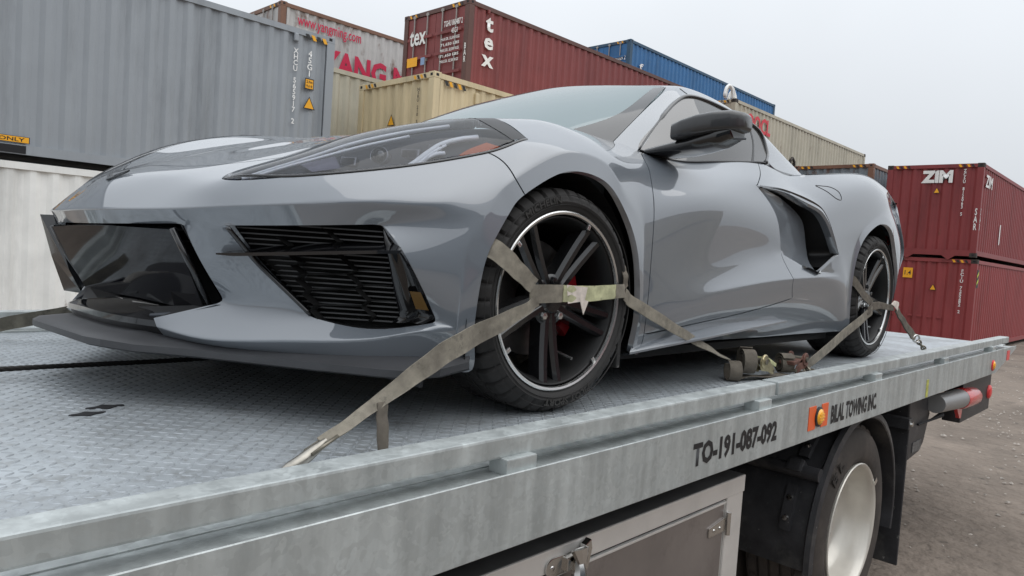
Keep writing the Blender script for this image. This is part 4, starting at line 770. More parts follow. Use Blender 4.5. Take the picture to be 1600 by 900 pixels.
# ------------------------------------------------------------------ openings of the shell
ec = {}
for p_ in ev.polygons:
    q = list(p_.vertices)
    for a, b in zip(q, q[1:]+q[:1]): e_ = (a, b) if a < b else (b, a); ec[e_] = ec.get(e_, 0)+1
adj = {}
for (a, b), c_ in ec.items():
    if c_ == 1: adj.setdefault(a, []).append(b); adj.setdefault(b, []).append(a)
loops = []; done = set()
for st in adj:
    if st in done: continue
    lp = [st]; done.add(st); cur_ = st
    while True:
        nx = [i for i in adj[cur_] if i not in done]
        if not nx: break
        cur_ = nx[0]; done.add(cur_); lp.append(cur_)
    loops.append([ev.vertices[i].co.copy() for i in lp])
def find_loop(c): return min((l for l in loops if len(l) < 400), key=lambda l: (sum(l, Vector())/len(l)-Vector(c)).length)
for s in (-1, 1):
    side = '_L' if s < 0 else '_R'
    # ---- side intake: scoop, dark duct and blade
    lp = find_loop((1.75, s*.93, .64)); n = len(lp)
    front = [Vector((1.28, s*.885, .808)), Vector((1.453, s*.905, .693)), Vector((1.538, s*.905, .538)), Vector((1.70, s*.925, .478)), Vector((1.854, s*.95, .452))]
    rear = [Vector((1.528, s*.905, .816)), Vector((1.803, s*.935, .783)), Vector((1.915, s*.948, .732)), Vector((2.013, s*.957, .635)), Vector((2.081, s*.958, .556)), Vector((1.97, s*.953, .49))]
    fr_, re_ = spline(front, 10), spline(rear, 10)
    w = []
    for q in lp:
        a = min((q-t).length for t in fr_); b = min((q-t).length for t in re_); w.append(b/(a+b+1e-6))     # 1 on the front edge
    inner = [Vector((1.367, s*.885, .801)), Vector((1.602, s*.868, .775)), Vector((1.835, s*.862, .705)), Vector((1.905, s*.864, .585)), Vector((1.90, s*.885, .515)), Vector((1.862, s*.944, .457))]
    Fc = [spline(front, 12)[int(round(i*48/40))] for i in range(41)]; Ic = [spline(inner, 12)[int(round(i*60/40))] for i in range(41)]
    Rc = spline([front[0]+Vector((.05, 0, .002))]+rear, 12); Rc = [Rc[int(round(i*(len(Rc)-1)/40))]+Vector((0, -s*.012, 0)) for i in range(41)]
    def ruled(A, B, bow, name, m, k=8):
        mb = MB(); vs = []
        for a, b in zip(A, B):
            for j_ in range(k+1): t = j_/k; vs.append(a.lerp(b, t)+Vector((0, -s*bow*math.sin(math.pi*t), 0)))
        mb.add(vs, [(i*(k+1)+j_, i*(k+1)+j_+1, (i+1)*(k+1)+j_+1, (i+1)*(k+1)+j_) for i in range(len(A)-1) for j_ in range(k)]); return mb.build(name, m, car, smooth=True)
    ruled(Fc, Ic, .006, 'intake_scoop', M_paint); ruled(Ic, [q.lerp(r_, .75)+Vector((0, -s*.10, 0)) for q, r_ in zip(Ic, Rc)], .05, 'intake_duct', M_matte); ruled([q.lerp(r_, .75)+Vector((0, -s*.10, 0)) for q, r_ in zip(Ic, Rc)], Rc, .0, 'intake_throat', M_satin)
    edge = spline([front[0]+Vector((.03, 0, .004))]+rear[:5], 8); mb = MB(); vs = []
    cc = Vector((1.70, s*.90, .62))
    for i, q in enumerate(edge):
        t = i/(len(edge)-1); d_ = (cc-q); d_.y = 0; d_.normalize(); wd = .008+.020*min(1, t*2.2)*(1 if t < .9 else 1-.5*(t-.9)/.1)
        o_ = Vector((0, s, 0))
        for a, h in ((.010, -.02), (.011, .004), (.013+wd*.5, .010), (.012+wd, .002), (.012+wd, -.03)): vs.append(q+d_*a+o_*h)
    mb.add(vs, [(i*5+j, i*5+j+1, (i+1)*5+j+1, (i+1)*5+j) for i in range(len(edge)-1) for j in range(4)]); mb.build('intake_blade', M_paint, car, auto=.9)
    mb = MB(); vs = []
    for i, q in enumerate(edge):
        d_ = (cc-q); d_.y = 0; d_.normalize()
        for a, h in ((-.001, .001), (.011, -.004)): vs.append(q+d_*a+Vector((0, s*h, 0)))
    mb.add(vs, [(i*2, i*2+1, i*2+3, i*2+2) for i in range(len(edge)-1)]); mb.build('blade_gap', M_black, car, smooth=True)
    # ---- outer grille
    lp = find_loop((-.64, s*.75, .39)); n = len(lp); inw = Vector((.66, -s*.75, 0)); dep = .055
    mb = MB(); mb.add(lp+[q+inw*dep for q in lp], [(i, (i+1) % n, n+(i+1) % n, n+i) for i in range(n)]); gw = mb.build('grille_surround', M_satin, car, smooth=True)
    mb = MB(); mb.add([q+inw*dep for q in lp], [tuple(range(n))]); mb.build('grille_back', M_matte, gw)
    def cross(z):
        h = []
        for a, b in zip(lp, lp[1:]+lp[:1]):
            if (a.z-z)*(b.z-z) < 0: h.append(a.lerp(b, (z-a.z)/(b.z-a.z)))
        h.sort(key=lambda q: abs(q.y)); return (h[0], h[-1]) if len(h) > 1 else None
    def frac(z): return .72+.22*min(1, max(0, (z-.27)/.21))
    mb = MB(); zz = .262
    while zz < .492:
        ab = cross(zz)
        if ab:
            a, b = ab; f_ = frac(zz); p0 = a.lerp(b, .03)+inw*.034; p1 = a.lerp(b, f_)+inw*.03; mid = p0.lerp(p1, .5)-Vector((.0, 0, 0))
            d_ = (p1-p0).normalized(); nn = -inw
            for u0, u1 in ((p0, mid), (mid, p1)):
                mb.add([u0+nn*.004+Vector((0, 0, -.0017)), u1+nn*.004+Vector((0, 0, -.0017)), u1+nn*.004+Vector((0, 0, .0017)), u0+nn*.004+Vector((0, 0, .0017)), u0-nn*.014+Vector((0, 0, -.0017)), u1-nn*.014+Vector((0, 0, -.0017)), u1-nn*.014+Vector((0, 0, .0017)), u0-nn*.014+Vector((0, 0, .0017))], [(0, 1, 2, 3), (4, 7, 6, 5), (3, 2, 6, 7), (0, 4, 5, 1)])
        zz += .0125
    o = mb.build('grille_fins', mat('grille_fin_grey', (.075, .077, .08), .4, .4), gw); tag(o, kind='stuff')
    zig = ([(-.7352, .6434, .458), (-.7088, .6591, .4383), (-.7165, .6494, .4281), (-.6967, .6592, .4076), (-.6838, .6677, .4007), (-.6962, .6539, .3899), (-.673, .6671, .3709), (-.6838, .6536, .357), (-.6584, .667, .333), (-.6633, .6585, .3194), (-.6376, .6721, .2949), (-.6425, .6635, .2812), (-.6242, .6716, .2591)],
           [(-.6562, .7189, .4872), (-.6224, .7368, .4556), (-.628, .7294, .4471), (-.6122, .7332, .4182), (-.5794, .751, .3886), (-.5919, .7371, .3778), (-.5655, .7508, .3521), (-.5682, .7447, .3404), (-.5415, .7586, .3143), (-.5508, .7457, .2985), (-.5241, .7599, .2736), (-.531, .749, .2578)])
    rungs = [((-.673, .6671, .3709), (-.5919, .7371, .3778)), ((-.6584, .667, .333), (-.5682, .7447, .3404)), ((-.6376, .6721, .2949), (-.5508, .7457, .2985)), ((-.5794, .751, .3886), (-.5251, .7984, .3949)), ((-.5655, .7508, .3521), (-.5078, .80, .3553)), ((-.5415, .7586, .3143), (-.4902, .8017, .315))]
    def gl(q): return lean(Vector((q[0], s*q[1], q[2])))
    for pts in zig:
        for a, b in zip(pts, pts[1:]):
            a, b = gl(a)-inw*.010, gl(b)-inw*.010; wv = Vector((.62, s*-.25, 0)).normalized()*.013; dd = inw*.02; mb = MB()
            mb.add([a-wv, a+wv, b+wv, b-wv, a-wv+dd, a+wv+dd, b+wv+dd, b-wv+dd], [(0, 1, 2, 3), (4, 7, 6, 5), (0, 3, 7, 4), (1, 5, 6, 2), (0, 4, 5, 1), (3, 2, 6, 7)]); mb.build('grille_link', M_matte, gw)
    for a, b in rungs: mb = MB(); mb.tube([gl(a), gl(b)], .0022, 6); mb.build('grille_rung', M_matte, gw)
    # gloss trim outboard of the fins
    mb = MB(); vs = []; zs = [.262+i*.235/14 for i in range(15)]; rows = 0
    for z_ in zs:
        ab = cross(z_)
        if not ab: continue
        a, b = ab; f_ = frac(z_)
        for t, d in ((f_-.02, .045), (f_, .012), (f_+(1-f_)*.35, .010), (f_+(1-f_)*.55, .030), (f_+(1-f_)*.9, .016), (.995, .002)): vs.append(a.lerp(b, t)+inw*d)
        rows += 1
    mb.add(vs, [(i*6+j, i*6+j+1, (i+1)*6+j+1, (i+1)*6+j) for i in range(rows-1) for j in range(5)]); mb.build('grille_trim', M_black, gw, smooth=True)
    ab = cross(.30); ab2 = cross(.345)
    if ab and ab2:
        q_ = [ab[0].lerp(ab[1], .88)+inw*.014, ab[0].lerp(ab[1], .975)+inw*.002, ab2[0].lerp(ab2[1], .975)+inw*.002, ab2[0].lerp(ab2[1], .90)+inw*.014]
        mb = MB(); mb.add([v_-inw*.003 for v_ in q_], [(0, 1, 2, 3)]); mb.build('side_marker', mat('side_marker_amber', (.13, .07, .015), .25), gw)
    # fin across the grille
    mb = MB(); fp = [(-.838, s*.53, .4057), (-.79, s*.60, .412), (-.7132, s*.74, .4248), (-.60, s*.835, .437), (-.5413, s*.872, .4422)]
    A_ = spline(fp, 5); vs = []
    for i, q in enumerate(A_):
        t = i/(len(A_)-1); wd = .075*min(1, .15+t*2.2)*(1 if t < .8 else 1-.5*(t-.8)/.2)
        vs += [q+Vector((0, 0, -.005*min(1, t*6+.2))), q+Vector((0, 0, .003)), q+inw*wd+Vector((0, 0, .024*min(1, t*4))), q+inw*wd+Vector((0, 0, .004*min(1, t*4)))]
    k = len(A_); mb.add(vs, [(i*4+j, i*4+(j+1) % 4, (i+1)*4+(j+1) % 4, (i+1)*4+j) for i in range(k-1) for j in range(4)]+[(0, 1, 2, 3), (4*k-1, 4*k-2, 4*k-3, 4*k-4)]); mb.build('grille_fin', M_black, car, auto=.6)
    # trim along the inner edge of the outer grille
    mb = MB(); mb.tube(spline([(-.845, s*.603, .472), (-.80, s*.593, .43), (-.757, s*.588, .388), (-.70, s*.628, .325), (-.655, s*.672, .27)], 6), .006, 8); mb.build('grille_edge', M_black, gw, smooth=True)
    # ---- wheel housings
    for xc, zc, r, y0, y1 in ((0.01, .33, .385, .895, .50), (2.70, .345, .43, .91, .45)):
        mb = MB(); a_ = [math.radians(t) for t in range(-30, 211, 10)]; vs = []
        for t in a_: vs += [(xc+r*math.cos(t), s*y0, zc+r*math.sin(t)), (xc+r*math.cos(t), s*y1, zc+r*math.sin(t))]
        k = len(a_); mb.add(vs, [(2*i, 2*i+1, 2*i+3, 2*i+2) for i in range(k-1)]+[tuple(2*i+1 for i in range(k))]); mb.build('wheel_housing', M_matte, car, smooth=False)
    mb = MB(); mb.box((.352, min(s*.895, s*.70), .10), (.372, max(s*.895, s*.70), .34)); mb.build('splash_flap', mat('dusty_flap', (.035, .034, .033), .8, dirt=((.25, .24, .22), 20, .58, .72)), car, bevel=.006)
    mb = MB(); mb.box((-.40, min(s*.80, s*.62), .085), (-.385, max(s*.80, s*.62), .15)); mb.build('air_deflector', M_split, car, bevel=.004)
    # ---- side skirt blade
    sk = spline([(.372, s*.93, .154), (.55, s*.952, .172), (.8, s*.962, .190), (1.15, s*.955, .211), (1.579, s*.94, .234)], 6); sk2 = spline([(.40, s*.915, .172), (.55, s*.905, .198), (.8, s*.905, .216), (1.12, s*.912, .238), (1.55, s*.935, .238)], 6)
    mb = MB(); vs = []
    for a, b in zip(sk, sk2): vs += [b+Vector((0, -s*.02, .004)), b, a+Vector((0, 0, .003)), a+Vector((0, 0, -.004)), Vector((a.x, s*.86, a.z-.02))]
    k = len(sk); mb.add(vs, [(i*5+j, i*5+j+1, (i+1)*5+j+1, (i+1)*5+j) for i in range(k-1) for j in range(4)]); mb.build('side_skirt', M_paint, car, auto=.5)
    # ---- door mirror
    mr = bpy.data.objects.new('door_mirror', None); COL.objects.link(mr); mr.parent = car
    secs = [  # (y, x centre, z centre, half length x, half height z)
        (.858, .680, .922, .046, .018), (.866, .682, .923, .066, .027), (.90, .690, .930, .080, .031), (.95, .71, .944, .087, .033), (1.0, .74, .957, .084, .033), (1.04, .77, .966, .070, .031), (1.058, .790, .968, .052, .026), (1.066, .80, .968, .03, .016)]
    def ring(y, xc, zc, a, b, n=24, e=.33):
        out_ = []
        for i in range(n):
            t = 2*math.pi*i/n; c_, s_ = math.cos(t), math.sin(t); out_.append(Vector((xc+a*math.copysign(abs(c_)**e, c_), s*y, zc+b*math.copysign(abs(s_)**e, s_)+(.010 if s_ > 0 else 0)*(1-abs(c_)))))
        return out_
    def loft(secs, name, m, n=32, e=.33, zmin=None, zmax=None):
        S = []
        for a, b in zip(secs, secs[1:]):
            for k in range(4): t = k/4; S.append([p_+(q_-p_)*t for p_, q_ in zip(a, b)])
        S.append(secs[-1]); mb = MB(); vs = [v_ for q in S for v_ in ring(*q, n=n, e=e)]; k = len(S)
        mb.add(vs, [(i*n+j, i*n+(j+1) % n, (i+1)*n+(j+1) % n, (i+1)*n+j) for i in range(k-1) for j in range(n)]+[tuple(range(n)), tuple((k-1)*n+j for j in range(n))]); return mb.build(name, m, mr, auto=.9)
    loft(secs, 'mirror_cap', mat('mirror_grey', (.03, .031, .033), .3, coat=.5))
    loft([(.745, .70, .862, .060, .010), (.80, .715, .866, .082, .016), (.87, .725, .876, .082, .022), (.94, .735, .892, .078, .027), (1.0, .752, .911, .070, .029), (1.04, .775, .932, .055, .022)], 'mirror_arm', M_black, e=.6)
    mb = MB(); mb.tube([(.70, s*1.005, .905), (.80, s*1.06, .915)], .004, 8); mb.build('turn_signal', M_hous, mr)
    # ---- window trim
    mb = MB(); mb.tube(spline([(.663, s*.706, .874), (.812, s*.681, 1.002), (.985, s*.649, 1.121), (1.106, s*.653, 1.166), (1.328, s*.679, 1.156), (1.615, s*.706, 1.112), (1.640, s*.75, 1.006), (1.56, s*.788, .944)], 8), [.004]*10+[.009]*47, 8); mb.build('window_trim', M_black, car, smooth=True)
    mb = MB(); mb.tube(spline([(.663, s*.712, .872), (.824, s*.777, .852), (1.113, s*.787, .889), (1.462, s*.797, .934), (1.56, s*.788, .944)], 8), .004, 8); mb.build('window_seal', M_satin, car, smooth=True)
    ribbon_on(T_glass, [(1.53, s*.70, 1.13), (1.50, s*.745, 1.03), (1.41, s*.79, .93)], [(1.545, s*.70, 1.13), (1.515, s*.745, 1.03), (1.43, s*.79, .93)], 'quarter_seam', M_satin, car, .001)
    # windscreen border
    ribbon_on(T_roof, [(.584, s*.64, .894), (.784, s*.615, 1.037), (1.015, s*.575, 1.193)], [(.43, s*.50, .905), (.70, s*.565, 1.025), (.985, s*.535, 1.193)], 'windscreen_border', M_black, car, .0015, n=8)
    # roof panel joint
    mb = MB(); mb.tube([onto(T_roof, q, .0)[0] for q in spline([(1.085, s*.60, 1.20), (1.088, s*.62, 1.185), (1.09, s*.64, 1.17)], 6)], .002, 6); mb.build('roof_joint', M_matte, car)
    # fuel flap outline
    if s < 0:
        ring_ = [(1.895, -.92, .905), (1.955, -.925, .905), (2.03, -.915, .89), (2.10, -.912, .86), (2.105, -.92, .825), (2.045, -.917, .826), (1.98, -.905, .85), (1.92, -.91, .88)]
        cl = [Vector(q) for q in ring_]; sp_ = []
        for i in range(len(cl)):
            a, b, c_, d_ = cl[i-1], cl[i], cl[(i+1) % len(cl)], cl[(i+2) % len(cl)]
            for k in range(5): t = k/5; sp_.append(.5*((2*b)+(c_-a)*t+(2*a-5*b+4*c_-d_)*t*t+(3*b-3*c_+d_-a)*t**3))
        mb = MB(); mb.tube([onto(T_body, q)[0] for q in sp_], .0022, 6, closed=True); mb.build('fuel_flap_joint', M_satin, car)
# ------------------------------------------------------------------ front: centre grille, lip, splitter, emblem
mb = MB(); top = [(-.940+.17*y*y, y, .458) for y in (-.44, -.22, 0, .22, .44)]; bot = [(-.835+.17*y*y, y, .252) for y in (-.41, -.2, 0, .2, .41)]
mb.add(top+bot, [(i, i+1, 6+i, 5+i) for i in range(4)]); mb.build('grille_panel', mat('smoked_grille', (.005, .005, .007), .05, spec=.15), car, smooth=True)
for s in (-1, 1):
    mb = MB(); mb.add([(-.893, s*.448, .472), (-.85, s*.468, .39), (-.785, s*.458, .285), (-.70, s*.40, .27), (-.80, s*.425, .40), (-.86, s*.42, .46)], [(0, 1, 4, 5), (1, 2, 3, 4)]); mb.build('grille_side', M_black, car)
    mb = MB(); mb.tube([(-.905, s*.43, .462), (-.852, s*.435, .36), (-.792, s*.415, .256)], .008, 8); mb.build('grille_frame', M_black, car, smooth=True)
mb = MB(); mb.add([(-.90, -.44, .464), (-.95, 0, .458), (-.90, .44, .464), (-.87, .44, .458), (-.91, 0, .45), (-.87, -.44, .458)], [(0, 1, 4, 5), (1, 2, 3, 4)]); mb.build('grille_header', M_satin, car)
lipf = spline([(-.885, -.315, .214), (-.93, -.24, .217), (-.955, -.12, .217), (-.962, 0, .217), (-.955, .12, .217), (-.93, .24, .217), (-.885, .315, .214)], 6); mb = MB(); vs = []
for q in lipf: vs += [q+Vector((.02, 0, -.035)), q+Vector((0, 0, -.012)), q+Vector((0, 0, .004)), q+Vector((.022, 0, .013)), q+Vector((.15, 0, .035))]
k = len(lipf); mb.add(vs, [(i*5+j, i*5+j+1, (i+1)*5+j+1, (i+1)*5+j) for i in range(k-1) for j in range(4)]); mb.build('lower_lip', M_black, car, auto=.6)
mb = MB(); mb.add([(-.89, -.30, .222), (-.92, 0, .222), (-.89, .30, .222), (-.79, .46, .275), (-.70, .40, .25), (-.70, -.40, .25), (-.79, -.46, .275)], [(0, 1, 2, 3, 4, 5, 6)]); mb.build('lower_floor', M_satin, car)
for s in (-1, 1):
    mb = MB(); mb.prism([(-.86, s*.04), (-.835, s*.04), (-.80, s*.16), (-.835, s*.17)], .238, .246); mb.build('plate_bracket', mat('bracket_chrome', (.4, .4, .4), .2, .8), car)
    mb = MB(); mb.tube([(-.89, s*.27, .228), (-.84, s*.33, .235), (-.81, s*.36, .262)], [.006, .012, .006], 8); mb.build('tow_eye', M_hous, car)
half = [(-1.02, 0), (-1.005, -.20), (-.985, -.265), (-.925, -.315), (-.885, -.36), (-.815, -.455), (-.742, -.575), (-.652, -.722), (-.56, -.857), (-.518, -.902), (-.44, -.93), (-.33, -.912)]
inn = [(-.82, 0), (-.82, -.20), (-.80, -.27), (-.78, -.31), (-.75, -.36), (-.68, -.45), (-.61, -.56), (-.52, -.69), (-.44, -.80), (-.40, -.84), (-.35, -.86), (-.32, -.86)]
full = half[::-1]+[(x, -y) for x, y in half[1:]]; infull = inn[::-1]+[(x, -y) for x, y in inn[1:]]; mb = MB(); vs = []
for (x, y), (a, b) in zip(full, infull):
    zl = .150 if abs(y) < .3 else .141; 
    if abs(y) > .9 and x > -.5: zl = .141+.012*(x+.5)/.17
    vs += [(a, b, zl+.002), (x-.008, y*1.012, zl-.004), (x-.024, y*1.026, zl+.003), (x-.024, y*1.028, zl+.020), (x-.008, y*1.012, zl+.030), (a, b, zl+.046)]
k = len(full); mb.add(vs, [(i*6+j, i*6+j+1, (i+1)*6+j+1, (i+1)*6+j) for i in range(k-1) for j in range(5)]+[(0, 1, 2, 3, 4, 5), tuple((k-1)*6+j for j in (5, 4, 3, 2, 1, 0))]); mb.build('splitter', M_split, car, auto=.5)
mb = MB(); mb.box((-.45, -.62, .115), (3.2, .62, .145)); mb.box((.42, -.86, .12), (2.28, .86, .15)); mb.box((-.62, -.60, .145), (3.2, .60, .42)); mb.box((.5, -.68, .42), (2.3, .68, .80)); mb.build('underbody', M_matte, car)
c_, n_ = onto(T_body, (-.915, 0, .594), .001); Mx = Matrix.Translation(c_) @ Matrix(((0, n_.z*1, n_.x), (-1, 0, 0), (0, -n_.x, n_.z))).to_4x4()
for s in (-1, 1):
    mb = MB(); mb.prism([(0, -.016), (s*.02, -.006), (s*.075, .018), (s*.08, .030), (s*.035, .020), (s*.012, .010), (0, .0)][::s], 0, .004, Mx); em = mb.build('emblem_flag', M_black, car)
    for i in range(3): mb = MB(); mb.prism([(s*(.022+i*.018), .0015+i*.007), (s*(.031+i*.018), .005+i*.007), (s*(.033+i*.018), .010+i*.007), (s*(.024+i*.018), .0065+i*.007)][::s], .0042, .0048, Mx); mb.build('emblem_check', M_hous, em)
mb = MB(); mb.add([(-.938, .66, .481), (-.912, .60, .482), (-.885, .50, .30), (-.86, .44, .225), (-.885, .55, .225), (-.910, .615, .34)]+[(x+.03, y+.012, z) for x, y, z in [(-.938, .66, .481), (-.912, .60, .482), (-.885, .50, .30), (-.86, .44, .225), (-.885, .55, .225), (-.910, .615, .34)]], [(0, 1, 2, 5), (5, 2, 3, 4), (6, 11, 8, 7), (11, 10, 9, 8), (0, 6, 7, 1), (1, 7, 8, 2), (2, 8, 9, 3), (3, 9, 10, 4), (4, 10, 11, 5), (5, 11, 6, 0)]); mb.build('corner_winglet', M_black, car)
# spoiler and tail hints
mb = MB(); sp_ = [(3.46, -.74, .905), (3.53, -.5, .955), (3.56, 0, .97), (3.53, .5, .955), (3.46, .74, .905)]; vs = []
for q in spline(sp_, 6): vs += [q+Vector((-.13, 0, -.01)), q+Vector((-.05, 0, .012)), q+Vector((.03, 0, .016)), q+Vector((.03, 0, .006)), q+Vector((-.06, 0, -.02))]
k = len(vs)//5; mb.add(vs, [(i*5+j, i*5+(j+1) % 5, (i+1)*5+(j+1) % 5, (i+1)*5+j) for i in range(k-1) for j in range(5)]+[(0, 1, 2, 3, 4), tuple((k-1)*5+j for j in range(5))]); mb.build('spoiler', M_paint, car, auto=.6)
for s in (-1, 1):
    mb = MB(); mb.prism([(3.44, .70), (3.60, .60), (3.61, .74), (3.50, .80)], s*.72-.06, s*.72+.06, Matrix(((1, 0, 0), (0, 0, 1), (0, 1, 0))).to_4x4()); mb.build('tail_lamp', M_red, car, bevel=.01)
for o in car.children:
    if o.type == 'MESH' and o.name.split('.')[0] in ('splitter', 'lower_lip', 'lower_floor', 'grille_panel', 'grille_header', 'grille_side', 'grille_frame', 'plate_bracket', 'tow_eye', 'grille_fin'):
        for q in o.data.vertices: q.co = lean(q.co.copy())
# ------------------------------------------------------------------ wheels
def car_wheel(name, loc, R, rr, w, rz, spoke0=-90.):
    e = bpy.data.objects.new(name, None); COL.objects.link(e); e.parent = car; e.location = loc; e.rotation_euler = (0, 0, rz)
    MX = Matrix.Rotation(math.pi/2, 4, 'X'); h = w/2
    # tyre
    prof = [(rr-.004, h-.022), (rr+.004, h-.012), (rr+.012, h-.004), (rr+.030, h+.002), (R-.040, h+.001), (R-.026, h-.006), (R-.014, h-.016), (R-.005, h-.027)]
    gr = [h-.032, h-.062, h-.072, h-.104, h-.114, -(h-.114), -(h-.104), -(h-.072), -(h-.062), -(h-.032)]
    for i in range(0, len(gr), 2):
        a, b = gr[i], gr[i+1]; prof += [(R-(.003 if i in (0, 8) else 0), a), (R, b)]
        if i < 8: prof += [(R-.007, b-.001), (R-.007, gr[i+2]+.001)]
    prof += [(R-.005, -h+.027), (R-.014, -h+.016), (R-.026, -h+.006), (R-.040, -h-.001), (rr+.012, -h+.004), (rr-.004, -h+.022)]
    n = 240; k = len(prof); mb = MB(); mb.lathe(prof, n, MX)
    for i in range(n):
        for j in range(k):
            r_, y_ = prof[j]
            if (r_ >= R-.006 and abs(y_) > h-.078 or r_ >= R-.028 and abs(y_) > h-.03) and i % 6 == 0:
                v_ = Vector(mb.v[i*k+j]); c_ = Vector((0, v_.y, 0)); mb.v[i*k+j] = tuple(c_+(v_-c_)*(1-.012/R))
    ty = mb.build('tyre', M_rubber, e, auto=.55)
    for body, a0 in (('MICHELIN', 128), ('PILOT SPORT', -62)): 
        a_ = math.radians(a0); t_ = arc_text(body, rr+.0265, .026, a_, -h-.0035, M_tread2, e, 1.25); t_.parent = ty
    for r_ in (rr+.021, R-.022): mb = MB(); mb.lathe([(r_-.001, h+.0005), (r_, h+.0035), (r_+.001, h+.0005)], 96, MX); mb.build('sidewall_rib', M_rubber, ty, smooth=True)
    # rim
    mb = MB(); mb.lathe([(rr-.010, h-.030), (rr-.012, h-.014), (rr-.016, h-.020), (rr-.022, h-.034), (rr-.030, h-.06), (rr-.036, -h+.05), (rr-.03, -h+.02), (rr-.004, -h+.01)], 96, MX); rim = mb.build('rim', mat('black_barrel', (.006, .006, .006), .5), e, smooth=True)
    mb = MB(); mb.lathe([(rr-.008, h-.014), (rr-.006, h-.006), (rr, h-.004), (rr+.0035, h-.006), (rr+.004, h-.014)], 120, MX); mb.build('machined_ring', M_mach, e, auto=.7)
    zf = lambda r_: (h-.055)+.030*((r_/rr)**2)
    for i in range(5):
        a0 = math.radians(spoke0+72*i)
        for sd in (-1, 1):
            mb = MB(); vs = []; st = [.035, .07, .11, .15, .19, rr-.028, rr-.014]
            for r_ in st:
                t = (r_-.035)/(rr-.05); cy = sd*(.0115+.0185*t); hw = .0175-.002*t; zz = zf(r_)
                for (dy, dz) in ((-hw*1.15, -.045), (-hw, -.004), (-hw*.45, .006), (hw*.45, .006), (hw, -.004), (hw*1.15, -.045)):
                    p_ = Vector((r_, cy+dy, 0)); q_ = Matrix.Rotation(a0, 3, 'Z') @ p_; vs.append(MX @ Vector((q_.x, q_.y, zz+dz)))
            m_ = 6; mb.add(vs, [(a*m_+j, a*m_+(j+1) % m_, (a+1)*m_+(j+1) % m_, (a+1)*m_+j) for a in range(len(st)-1) for j in range(m_)]+[tuple(range(m_)), tuple((len(st)-1)*m_+j for j in range(m_))]); mb.build('spoke', M_rimblk, e, auto=.5)
    mb = MB(); mb.lathe([(.078, h-.085), (.076, h-.056), (.066, h-.050), (.042, h-.052), (.036, h-.044), (.034, h-.040), (0, h-.039)], 48, MX); mb.build('hub', M_rimblk, e, auto=.7)
    for i in range(5):
        a = math.radians(spoke0+36+72*i); M2 = MX @ Matrix.Translation((.057*math.cos(a), .057*math.sin(a), h-.055)); mb = MB(); mb.lathe([(.0125, 0), (.0125, .012), (.010, .016), (0, .017)], 6, M2); mb.build('wheel_nut', M_mach if i in (0, 4) else M_rimblk, e, auto=.7)
    # machined notches on the ring
    for a in (66, -48, 214, 140): t = math.radians(a); mb = MB(); mb.box((rr-.024, -.006, h-.016), (rr-.008, .006, h-.008), MX @ Matrix.Rotation(t, 4, 'Z')); mb.build('ring_tab', M_mach, e, bevel=.002)
    mb = MB(); mb.tube([MX @ Vector((.19*math.cos(-1.05), .19*math.sin(-1.05), h-.10)), MX @ Vector((.205*math.cos(-1.05), .205*math.sin(-1.05), h-.045))], .005, 8); mb.build('valve', M_mach, e)
    # brake
    mb = MB(); mb.lathe([(.06, -.02), (.075, -.012), (.173, -.012), (.175, -.016), (.175, -.038), (.06, -.038)], 64, MX); bk = mb.build('brake_disc', M_disc, e, auto=.6)
    mb = MB(); vs = []; aa = [math.radians(t) for t in range(-40, 46, 6)]
    for t in aa:
        for r_, z_ in ((.128, .012), (.134, .020), (.178, .018), (.188, .008), (.188, -.06), (.128, -.06)): vs.append(MX @ Vector((r_*math.cos(t), r_*math.sin(t), z_-.004)))
    mb.add(vs, [(i*6+j, i*6+(j+1) % 6, (i+1)*6+(j+1) % 6, (i+1)*6+j) for i in range(len(aa)-1) for j in range(6)]+[tuple(range(6)), tuple((len(aa)-1)*6+j for j in range(6))]); mb.build('caliper', M_cal, e, auto=.6)
    return e
car_wheel('front_wheel', (0.0, -.8255, .327), .327, .2565, .245, -.045)
car_wheel('front_wheel', (0.0, .8255, .327), .327, .2565, .245, math.pi-.045)
car_wheel('rear_wheel', (2.723, -.800, .345), .345, .268, .305, 0)
car_wheel('rear_wheel', (2.723, .800, .345), .345, .268, .305, math.pi)
# ------------------------------------------------------------------ tie-down straps
def webbing(name, col, dark):
    m = mat(name, col, .82, var=(28, .28, 8), dirt=[(dark, 9, .45, .72, (1, 1, 1)), ((.06, .055, .045), 30, .58, .75)]); n = m.node_tree; b = n.nodes['Principled BSDF']
    t = n.nodes.new('ShaderNodeTexCoord'); w_ = n.nodes.new('ShaderNodeTexWave'); w_.inputs['Scale'].default_value = 160; w_.inputs['Distortion'].default_value = .6; n.links.new(t.outputs['Object'], w_.inputs['Vector'])
    bp = n.nodes.new('ShaderNodeBump'); bp.inputs['Strength'].default_value = .35; bp.inputs['Distance'].default_value = .002; n.links.new(w_.outputs['Fac'], bp.inputs['Height']); n.links.new(bp.outputs[0], b.inputs['Normal']); return m
M_web = webbing('dirty_webbing', (.25, .225, .18), (.12, .105, .085)); M_web2 = webbing('dark_webbing', (.14, .12, .095), (.07, .06, .05)); M_web3 = webbing('lime_label_webbing', (.50, .50, .30), (.30, .29, .19))
M_gold = mat('zinc_plated_steel', (.50, .44, .27), .35, .85, var=(30, .3)); M_rust = mat('rusty_ratchet', (.17, .085, .065), .6, .5, var=(30, .4)); M_link = mat('grimy_chain', (.22, .20, .16), .45, .8, var=(30, .4)); M_labl = mat('pale_label', (.62, .55, .49), .7, var=(40, .2))
